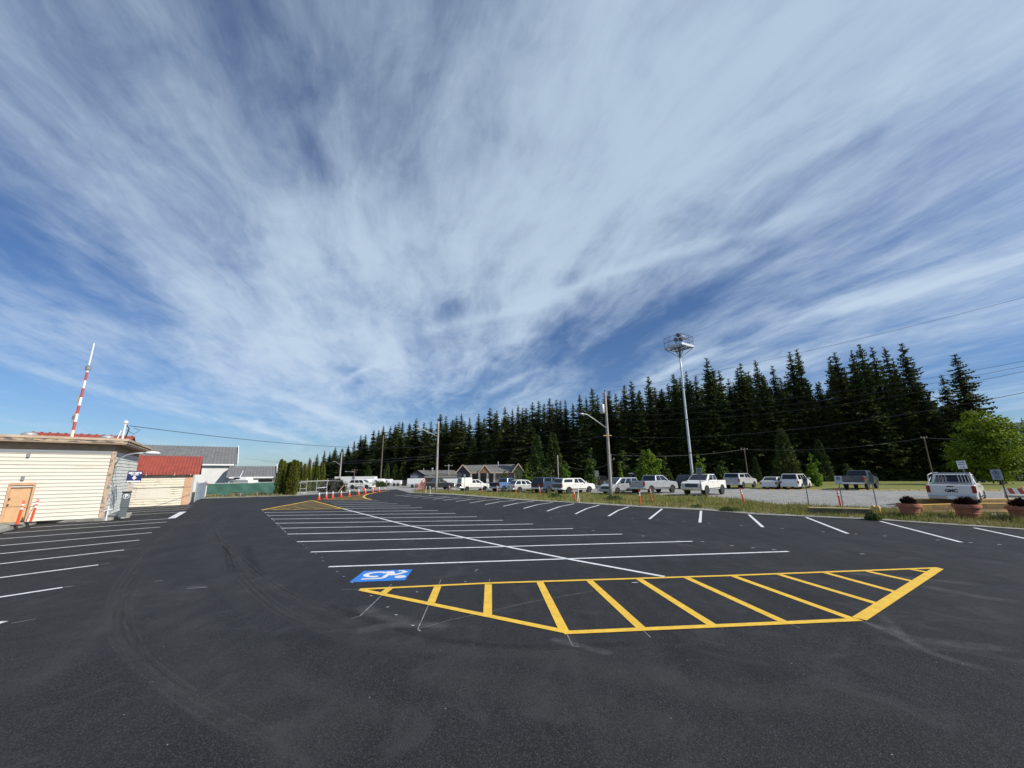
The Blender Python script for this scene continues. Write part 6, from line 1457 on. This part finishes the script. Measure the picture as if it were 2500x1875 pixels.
for i, (px, py) in enumerate(TOPS):
    seg = next(s for lim, s in marks if px < lim); n_ = cnt.get(seg, 0); cnt[seg] = n_ + 1
    tall = py < [1e9, 0][0] and all(abs(px - q[0]) > 40 or q[1] >= py for q in TOPS)
    off = (0 if tall else rnd.uniform(1, 7)) + (45 if px > 2450 else 0)
    P, zt_ = forest_point(px, py, off); h = (zt_ - P.z) * 1.0
    k = (i * 3 + int(px) % 4) % 7
    w_ = rnd.uniform(.80, .98) * (1.0 if px > 1700 else .9) if px < 2320 or px > 2400 else 1.3
    w_ *= 1.45 if px < 1200 else (1.25 if px < 1650 else 1.08)
    put_tree(firs, used, k, P, h, w_, f'dark conifer on the skyline, {ordw(n_)} from the left {seg}', 'conifer', 'tall conifers of the forest skyline')
# trees filling the forest behind and between the skyline trees
LM = [(900, 'the long white trailer'), (1000, 'the far yard trailers'), (1110, 'the garage'), (1200, 'the bungalow left half'), (1290, 'the bungalow right half'), (1350, 'the dark blue canopy pickup'), (1450, 'the white low canopy pickup'), (1530, 'the silver minivan'), (1640, 'the silver pickup'), (1720, 'the light tower foot'), (1800, 'the white crew cab pickup'), (1880, 'the pale silver canopy pickup'), (1990, 'the white minivan'), (2110, 'the dark grey pickup'), (2260, 'the empty lawn stretch'), (9999, 'the rack pickup')]
fc = {}
for i in range(22):
    px = 742 + i * 9.5 + rnd.uniform(-3, 3); nb_ = min(TOPS, key=lambda q: abs(q[0] - px)); P, _ = forest_point(px, 1000, rnd.uniform(-3, 8)); d = ray(px, nb_[1] + rnd.uniform(6, 40)); zt_ = H + d.z * (P.y / d.y)
    put_tree(firs, used, rnd.randrange(7), P, zt_ - P.z, rnd.uniform(1.7, 2.3), f'broad low conifer at the far left end of the forest, {ordw(i)} from the left', 'conifer', 'filler conifers of the forest')
for i in range(135):
    t = (i + rnd.random()) / 135; px = 800 + t * 1560; y0 = 0
    nb_ = sorted(TOPS, key=lambda q: abs(q[0] - px))[:3]; base_top = max(q[1] for q in nb_)
    row = i % 3
    P, _ = forest_point(px, 1000, [-1.5, 9, 16][row]); d = ray(px, base_top + [rnd.uniform(25, 110), rnd.uniform(8, 60), rnd.uniform(3, 24)][row] * (1 if px > 1300 else .6)); zt_ = H + d.z * (P.y / d.y)
    h = max(4.5, zt_ - P.z); lm_ = next(n for lim, n in LM if px < lim); kk = (lm_, row); fc[kk] = fc.get(kk, 0) + 1
    put_tree(firs, used, rnd.randrange(7), P, h, rnd.uniform(1.15, 1.5) * (1.35 if px < 1300 else 1), f"{['front', 'middle', 'rear'][row]} row shaded conifer above {lm_}, {ordw(fc[kk] - 1)} from the left", 'conifer', 'filler conifers of the forest')
# cedars and smaller conifers with dense crowns
def cone_foliage(seed, n=2600, prof_=None, leaf=.022, jag=.16):
    rr = random.Random(seed); b = MB()
    for i in range(n):
        z = rr.random() ** 1.15; r = prof_(z) * (1 + jag * math.sin(z * 23 + seed) * .5); a = rr.random() * 6.283
        r *= rr.uniform(.62, 1.05) * (1 + jag * math.sin(a * 5 + z * 11 + seed)); c = Vector((math.cos(a) * r, math.sin(a) * r, z)); s = leaf * rr.uniform(.6, 1.5)
        d = Vector((math.cos(a) * .6 + rr.uniform(-.5, .5), math.sin(a) * .6 + rr.uniform(-.5, .5), rr.uniform(-.4, 1.0))).normalized(); e = d.cross(Vector((rr.uniform(-1, 1), rr.uniform(-1, 1), rr.uniform(-1, 1)))).normalized()
        b.add([c - e * s * .6, c + d * s * 1.6, c + e * s * .6], [(0, 1, 2)])
    return b
def dense_proto(name, m, profs, leaf, n, bark=M_BARK, tr=.02):
    out = []
    for i, pf in enumerate(profs):
        root = empty(name, (0, 0, -500)); trunk_mb(.9, tr, 7, 0, i).build('trunk', bark, root); cone_foliage(31 + i, n, pf, leaf).build('crown', m, root); out.append(root)
    return out
cprof = lambda w: (lambda z: w * (1 - z) ** .75 * min(1, z / .06 + .35) + .004)
cedars = dense_proto('cedar_tree', M_CEDAR, [cprof(.24), cprof(.20), cprof(.17)], .026, 3600)
cu = [False] * 3
CED = [(946, 1131, 1187, 0, .95, 'yellowish green cedar behind the low shrubs, left of the cedar row'), (966, 1134, 1186, 1, 1.2, 'rounded green cedar second in the row left of the garage'), (985, 1131, 1186, 0, 1.15, 'bushy green cedar third in the row left of the garage'), (1022, 1126, 1184, 0, 1.2, 'green cedar directly behind the garage gable'),
       (1040, 1128, 1184, 1, 1.3, 'green cedar just left of the farther lamp pole'), (1063, 1118, 1184, 0, 1.2, 'broad green cedar behind the farther lamp pole'), (900, 1137, 1184, 0, 1.1, 'dark green cedar above the longest white trailer'), (1181.6, 1088, 1184, 1, 1.1, 'medium green cedar behind the bungalow middle gable'),
       (1228, 1075, 1183, 2, 1.2, 'slender dark cedar behind the bungalow chimney'), (1310, 1065, 1182, 2, 1.2, 'tall narrow grey green cedar behind the silver crossover'), (1350, 1060, 1182, 2, 1.2, 'tall narrow cedar behind the slim grey pole'),
       (1907, 1050, 1177, 0, 1.0, 'large dense grey green cedar behind the white sedan'), (1997, 1076, 1177, 1, 1.05, 'dark cedar behind the bright young tree by the white minivan'), (1842, 1118.5, 1183, 2, 1.1, 'small dark cedar behind the pale silver canopy pickup'), (2146, 1130, 1181, 1, 1.0, 'small round topped cedar behind the dark grey pickup'), (2210, 1098, 1177, 0, 1.2, 'wide dark cedar between the dark grey pickup and the grey pole')]
for px, pyt, pyb, k, w_, lab in CED:
    P = GT(px + (px - 1225) / (pyt + 3284) * (pyb - pyt), pyb); P.y = 74 if px > 1800 else (92 if px > 1300 else 128); d = ray(px, pyt); P.x = d.x / d.y * P.y; P.z = gz(P.x, P.y); zt_ = H + d.z * P.y / d.y
    put_tree(cedars, cu, k, P, zt_ - P.z, w_, lab, 'cedar', 'cedars at the foot of the forest')
aprof = lambda w: (lambda z: w * min(1, (1 - z) ** .45 * 1.15) * min(1, z / .05 + .6) + .003)
arbo = dense_proto('columnar_tree', M_ARBO, [aprof(.105), aprof(.085)], .020, 3600)
au = [False] * 2
ARB = [(688, 1122, 1199, 0, .9, 50, 'tallest columnar tree at the left end of the hedge row'), (695, 1126, 1198, 1, 1.1, 52, 'columnar tree right beside the tallest left one'), (702, 1131, 1198, 0, 1, 53, 'shorter columnar tree behind the green fence end'), (709, 1129, 1199, 1, 1.2, 50, 'columnar tree left of the big front one'),
       (719, 1123.5, 1207.5, 0, 1.15, None, 'big yellow green columnar tree standing in front by the fence end'), (727, 1125, 1200, 1, 1, 52, 'columnar tree peeking out right of the big front one'), (735, 1128, 1198, 1, 1, 58, 'leftmost columnar tree behind the chain link fence'), (745, 1133, 1198, 0, .9, 58, 'second columnar tree behind the chain link fence'),
       (756, 1136, 1198, 0, 1, 59, 'third columnar tree behind the chain link fence'), (766, 1140, 1198, 0, 1, 60, 'fourth columnar tree behind the chain link fence'), (777, 1139, 1198, 0, 1, 60, 'fifth columnar tree behind the chain link fence'), (789.7, 1131, 1197, 0, 1.05, 61, 'rightmost columnar tree behind the chain link fence')]
for px, pyt, pyb, k, w_, Yd, lab in ARB:
    if Yd is None: P = G0(px + (px - 1225) / (pyt + 3284) * (pyb - pyt), pyb); Yd = P.y
    d = ray(px, pyt); P = Vector((d.x / d.y * Yd, Yd, 0)); P.z = gz(P.x, P.y); zt_ = H + d.z * Yd / d.y
    put_tree(arbo, au, k, P, zt_ - P.z, w_, lab, 'columnar tree', 'columnar hedge trees')
# broadleaf trees
def broad_proto(name, m, seed, n, leaf, blobs, tr=.02, spread=1.):
    rr = random.Random(seed); root = empty(name, (0, 0, -500)); b = MB(); b.tube([(0, 0, -.01), (.01, 0, .2), (0, .01, .5), (0, 0, .85)], [tr, tr * .8, tr * .5, tr * .15], 7)
    for c, r in blobs: b.tube([(0, 0, max(.12, c[2] * .45)), Vector(c) * .6 + Vector((0, 0, c[2] * .25)), c], [tr * .4, tr * .25, tr * .1], 5)
    b.build('trunk', M_BARKD, root); b = MB(); tot = sum(r ** 2 for c, r in blobs)
    for c, r in blobs:
        k = int(n * r * r / tot); cl = [Vector((rr.gauss(0, 1), rr.gauss(0, 1), rr.gauss(0, 1))).normalized() for _ in range(max(6, k // 28))]
        for i in range(k):
            cc = cl[rr.randrange(len(cl))]; p = Vector(c) + cc * r * rr.uniform(.75, 1.05) + Vector((rr.gauss(0, 1), rr.gauss(0, 1), rr.gauss(0, .8))) * r * .17
            nrm = (cc * .8 + Vector((rr.uniform(-1, 1), rr.uniform(-1, 1), rr.uniform(-.2, 1.2)))).normalized(); e = nrm.cross(Vector((rr.uniform(-1, 1), rr.uniform(-1, 1), rr.uniform(-1, 1)))).normalized(); f_ = nrm.cross(e); s = leaf * rr.uniform(.6, 1.4)
            b.add([p - e * s, p - f_ * s * .8 - nrm * s * .2, p + e * s, p + f_ * s * .9 - nrm * s * .25], [(0, 1, 2, 3)])
    b.build('crown', m, root); return root
rb = random.Random(3)
def blobset(kind):
    if kind == 'maple': return [((rb.uniform(-.27, .27) * (1 - abs(z - .42) * 1.05), rb.uniform(-.27, .27) * (1 - abs(z - .42) * 1.05), z), rb.uniform(.13, .19) * (1.12 - z * .5)) for z in [.22, .24, .28, .3, .36, .38, .42, .45, .5, .52, .56, .6, .64, .7, .74, .8, .87]] + [((0, 0, .45), .26), ((0, 0, .68), .18), ((0, .0, .3), .24)]
    if kind == 'oval': return [((rb.uniform(-.13, .13), rb.uniform(-.13, .13), z), .13 * (1.25 - z)) for z in [.15, .22, .3, .38, .46, .54, .62, .7, .8]] + [((0, 0, .3), .18), ((0, 0, .55), .13), ((0, 0, .9), .05)]
    if kind == 'slim': return [((rb.uniform(-.05, .05), rb.uniform(-.05, .05), z), .075 * (1.25 - z * .8)) for z in [.15, .25, .35, .45, .55, .65, .75, .85, .93]]
mp1 = broad_proto('maple_tree', M_MAPLE, 1, 15000, .012, blobset('maple'), .022); mp2 = broad_proto('maple_tree', M_MAPLE, 2, 6000, .020, blobset('maple'), .02)
ov = broad_proto('young_tree', M_MAPLE, 3, 3200, .020, blobset('oval'), .015); sl_ = broad_proto('young_tree', M_MAPLE, 4, 1700, .020, blobset('slim'), .012)
ov2 = broad_proto('young_tree', M_OLIVE, 5, 3200, .020, blobset('oval'), .015); sl2 = broad_proto('young_tree', M_OLIVE, 6, 1700, .020, blobset('slim'), .012)
BP = [mp1, mp2, ov, sl_, ov2, sl2]; bu = [False] * 6
BR = [(2395, 994, 1192, 0, 1.04, 52, 'large bright green maple behind the rack pickup'), (1580, 1093, 1190, 1, .98, 58, 'broad bright green maple behind the silver pickup'),
      (1521, 1097, 1190, 5, 1.6, 60, 'slender olive tree right of the nearer lamp pole'), (1512, 1124, 1190, 3, 1.1, 57, 'small bright columnar sapling right of the nearer lamp pole'), (1620, 1112, 1190, 5, 1.6, 61, 'thin olive sapling right of the broad maple'), (1633, 1142, 1190, 4, .9, 60, 'low olive bush behind the silver pickup hood'),
      (1703, 1105, 1188, 2, 1.05, 56, 'bright green tree just right of the light tower'), (1757, 1119, 1188, 4, 1.3, 60, 'two tone olive tree behind the white crew cab pickup'), (1441, 1087, 1190, 4, .75, 58, 'tall dark green tree behind the grey sign back'), (1383, 1127, 1188, 2, .8, 58, 'bright green young tree behind the white low canopy pickup'),
      (1376, 1118, 1188, 4, .8, 61, 'darker young tree touching the bright one behind the canopy pickup'), (1331, 1137, 1188, 4, .95, 60, 'small dark tree behind the dark blue canopy pickup'), (1284, 1132, 1190, 3, 1.6, 62, 'bright slim tree at the right end of the bungalow'), (1298, 1156, 1190, 2, 1.2, 60, 'low bright bush right of the slim tree by the bungalow'),
      (1262, 1141, 1191, 3, 1.7, 64, 'slim green tree against the bungalow right gable'), (1233, 1145, 1191, 4, 1.1, 66, 'small dark green tree in front of the bungalow wall'), (1978, 1104, 1187, 2, .95, 53, 'bright young tree behind the white minivan'), (2064, 1127, 1183, 4, 1.2, 58, 'sparse yellow green shrub left of the dark grey pickup'), (1990, 1140, 1185, 2, 1.0, 52, 'low bright shoot beside the young tree by the white minivan')]
for px, pyt, pyb, k, w_, Yd, lab in BR:
    d = ray(px, pyt); P = Vector((d.x / d.y * Yd, Yd, 0)); P.z = gz(P.x, P.y); zt_ = H + d.z * Yd / d.y
    put_tree(BP, bu, k, P, zt_ - P.z, w_, lab, 'tree', 'young trees along the lawn', rz=(0 if k == 0 else None))
# low shrubs and hedges
def shrub(px, py, wpx, hpx, m, label, name='shrub', n=1500, seed=1, leaf=.09):
    P = GT(px, py); s = P.y / (F / math.cos(PITCH)); W_, H_ = wpx * s / 2, hpx * s; rr = random.Random(seed); b = MB()
    for i in range(n):
        a = rr.random() * 6.283; u = rr.random() ** .5; zz = rr.random(); r = W_ * u * math.sqrt(max(0, 1 - zz * zz * .8)); p = Vector((math.cos(a) * r, math.sin(a) * r * min(1, 1.5 / W_ if W_ > 1.5 else 1), zz * H_ * (.8 + .25 * math.sin(a * 3 + seed)))); d = Vector((rr.uniform(-1, 1), rr.uniform(-1, 1), rr.uniform(-.2, 1))).normalized(); e = d.cross(Vector((rr.uniform(-1, 1), rr.uniform(-1, 1), 1))).normalized(); s2 = leaf * rr.uniform(.6, 1.5)
        b.add([p - e * s2 * .6, p + d * s2 * 1.5, p + e * s2 * .6], [(0, 1, 2)])
    o = b.build(name, m); o.location = P; tag(o, label, 'shrub'); return o
shrub(812, 1201, 62, 29, mat('dark_hedge', (.05, .045, .02), .8, c2=(.025, .03, .012), vscale=2, trans=.1), 'dark brown green hedge between the chain fence and white suv', 'hedge', 4500, 2, .16)
shrub(897, 1188.5, 36, 9, M_WEED, 'left low green shrub below the white campers', n=1800, seed=3, leaf=.16)
shrub(928, 1188.5, 34, 12, M_WEED, 'right low green shrub below the white campers', n=1800, seed=4, leaf=.16)
shrub(2132, 1270, 34, 18, M_WEED, 'leafy dark weed clump below the short yellow bollards', 'weed_clump', 900, 5, .05)
shrub(1700, 1240, 30, 7, M_WEED, 'flat weed patch on the verge below the white crew cab pickup', 'weed_clump', 500, 6, .05)
shrub(1500, 1222, 46, 11, M_WEED, 'weed clump at the foot of the nearer lamp pole', 'weed_clump', 1100, 7, .06)
shrub(1355, 1215, 34, 9, M_WEED, 'weed clump on the verge below the dark blue canopy pickup', 'weed_clump', 800, 8, .06)
shrub(1782, 1248, 52, 9, M_WEED, 'wide weed patch at the kerb right of the white crew cab pickup', 'weed_clump', 900, 9, .05)
# understorey ground cover along the forest foot
b = MB(); rr = random.Random(5)
for i in range(9000):
    px = rr.uniform(760, 2600); P, _ = forest_point(px, 1100, rr.uniform(-6, 3)); z = rr.random() ** 2 * 2.6; s = rr.uniform(.15, .42); c = Vector((P.x, P.y, P.z + z)); d = Vector((rr.uniform(-1, 1), rr.uniform(-1, 1), rr.uniform(0, 1.))).normalized(); e = d.cross(Vector((rr.uniform(-1, 1), rr.uniform(-1, 1), 1))).normalized()
    b.add([c - e * s * .6, c + d * s * 1.4, c + e * s * .6], [(0, 1, 2)])
o = b.build('undergrowth', M_CEDAR); o['kind'] = 'stuff'; tag(o, 'low leafy undergrowth along the foot of the forest', 'undergrowth')
# grass tufts on the verge
b = MB(); rr = random.Random(9)
def interp(cv, x):
    for (a, ya), (c, yc) in zip(cv, cv[1:]):
        if min(a, c) <= x <= max(a, c): return ya + (yc - ya) * (x - a) / (c - a)
    return cv[-1][1]
for i in range(19000):
    px = rr.uniform(1020, 2560); y0, y1 = interp(E1, px), interp(VERGE_TOP, px); v = rr.random() ** .9; P = GT(px, y0 - 2.5 - (y0 - y1 - 2) * v)
    k = rr.choice([.5, .8, 1., 1.5]) * (1.25 if math.sin(P.x * 1.3) * math.sin(P.y * .9 + 1) > .3 else .8)
    for j in range(3):
        a = rr.random() * 6.28; hgt = .22 * k * rr.uniform(.5, 1.2); w_ = .014 + .012 * rr.random(); c = P + Vector((rr.uniform(-.12, .12), rr.uniform(-.12, .12), 0)); t = Vector((math.cos(a), math.sin(a), 0))
        b.add([c - t * w_, c + t * w_, c + Vector((rr.uniform(-.09, .09), rr.uniform(-.09, .09), hgt))], [(0, 1, 2)])
o = b.build('grass', M_GRASS); o['kind'] = 'stuff'; tag(o, 'uneven dry green grass growing on the verge beside the asphalt', 'grass')
b = MB()
for i in range(150):
    px = rr.choice([rr.uniform(1800, 2500), rr.uniform(1450, 2500)]); y0, y1 = interp(E1, px), interp(VERGE_TOP, px); P = GT(px, y0 - 3 - (y0 - y1 - 3) * rr.random()); b.lathe([(0, 0), (.014, .008), (.014, .02), (0, .028)], 6, P + Vector((0, 0, rr.uniform(.08, .2))))
o = b.build('clover_flowers', M_FLOWER); o['kind'] = 'stuff'; tag(o, 'tiny white flower heads scattered in the verge grass', 'flowers')
b = MB()
for i in range(900):
    px = rr.uniform(500, 722); t = (px - 497) / 227; P = G0(px, 1216.5 - 6.5 * t - rr.uniform(0, 8)); a = rr.random() * 6.28; t_ = Vector((math.cos(a), math.sin(a), 0)) * .03; b.add([P - t_, P + t_, P + Vector((rr.uniform(-.08, .08), rr.uniform(-.08, .08), rr.uniform(.1, .3)))], [(0, 1, 2)])
o = b.build('dry_grass', M_DRY); o['kind'] = 'stuff'; tag(o, 'dry grass along the foot of the green fence', 'grass')
b = MB()
for i in range(1400):
    px = rr.uniform(1800, 2330); y = rr.uniform(1212, 1238) if px < 2150 else rr.uniform(1212, 1224); P = GT(px, y); s = rr.uniform(.012, .03); b.box(P + Vector((0, 0, s * .2)), (s * 1.5, s, s), rz=rr.random() * 3)
o = b.build('loose_stones', M_SHOULDER); o['kind'] = 'stuff'; tag(o, 'loose pale stones on the gravel yard', 'stones')
# far wooded hill at the right edge
b = MB(); prof_ = [(30, 0), (38, 60), (44, 112), (47, 128), (49, 126), (51, 120), (54, 126), (58, 140), (66, 120), (75, 0)]
Dh = 1900.
for az_, h_ in prof_:
    a = R(az_); b.v.append((math.sin(a) * Dh, math.cos(a) * Dh, -5)); b.v.append((math.sin(a) * (Dh + 350), math.cos(a) * (Dh + 350), h_ * 1.35)); b.v.append((math.sin(a) * (Dh + 900), math.cos(a) * (Dh + 900), -5))
for i in range(len(prof_) - 1):
    for j in range(2): k = i * 3 + j; b.f.append((k, k + 3, k + 4, k + 1)); b.mi.append(0)
structure(b.build('hills', mat('hazy_wooded_hill', (.07, .11, .13), .95, var=.3, vscale=.01), smooth=True))  # distance haze is put into the hill's blue-green colour
for o in [*firs, *cedars, *arbo, *BP]:
    if o.location.z < -400: print('unused proto', o.name)
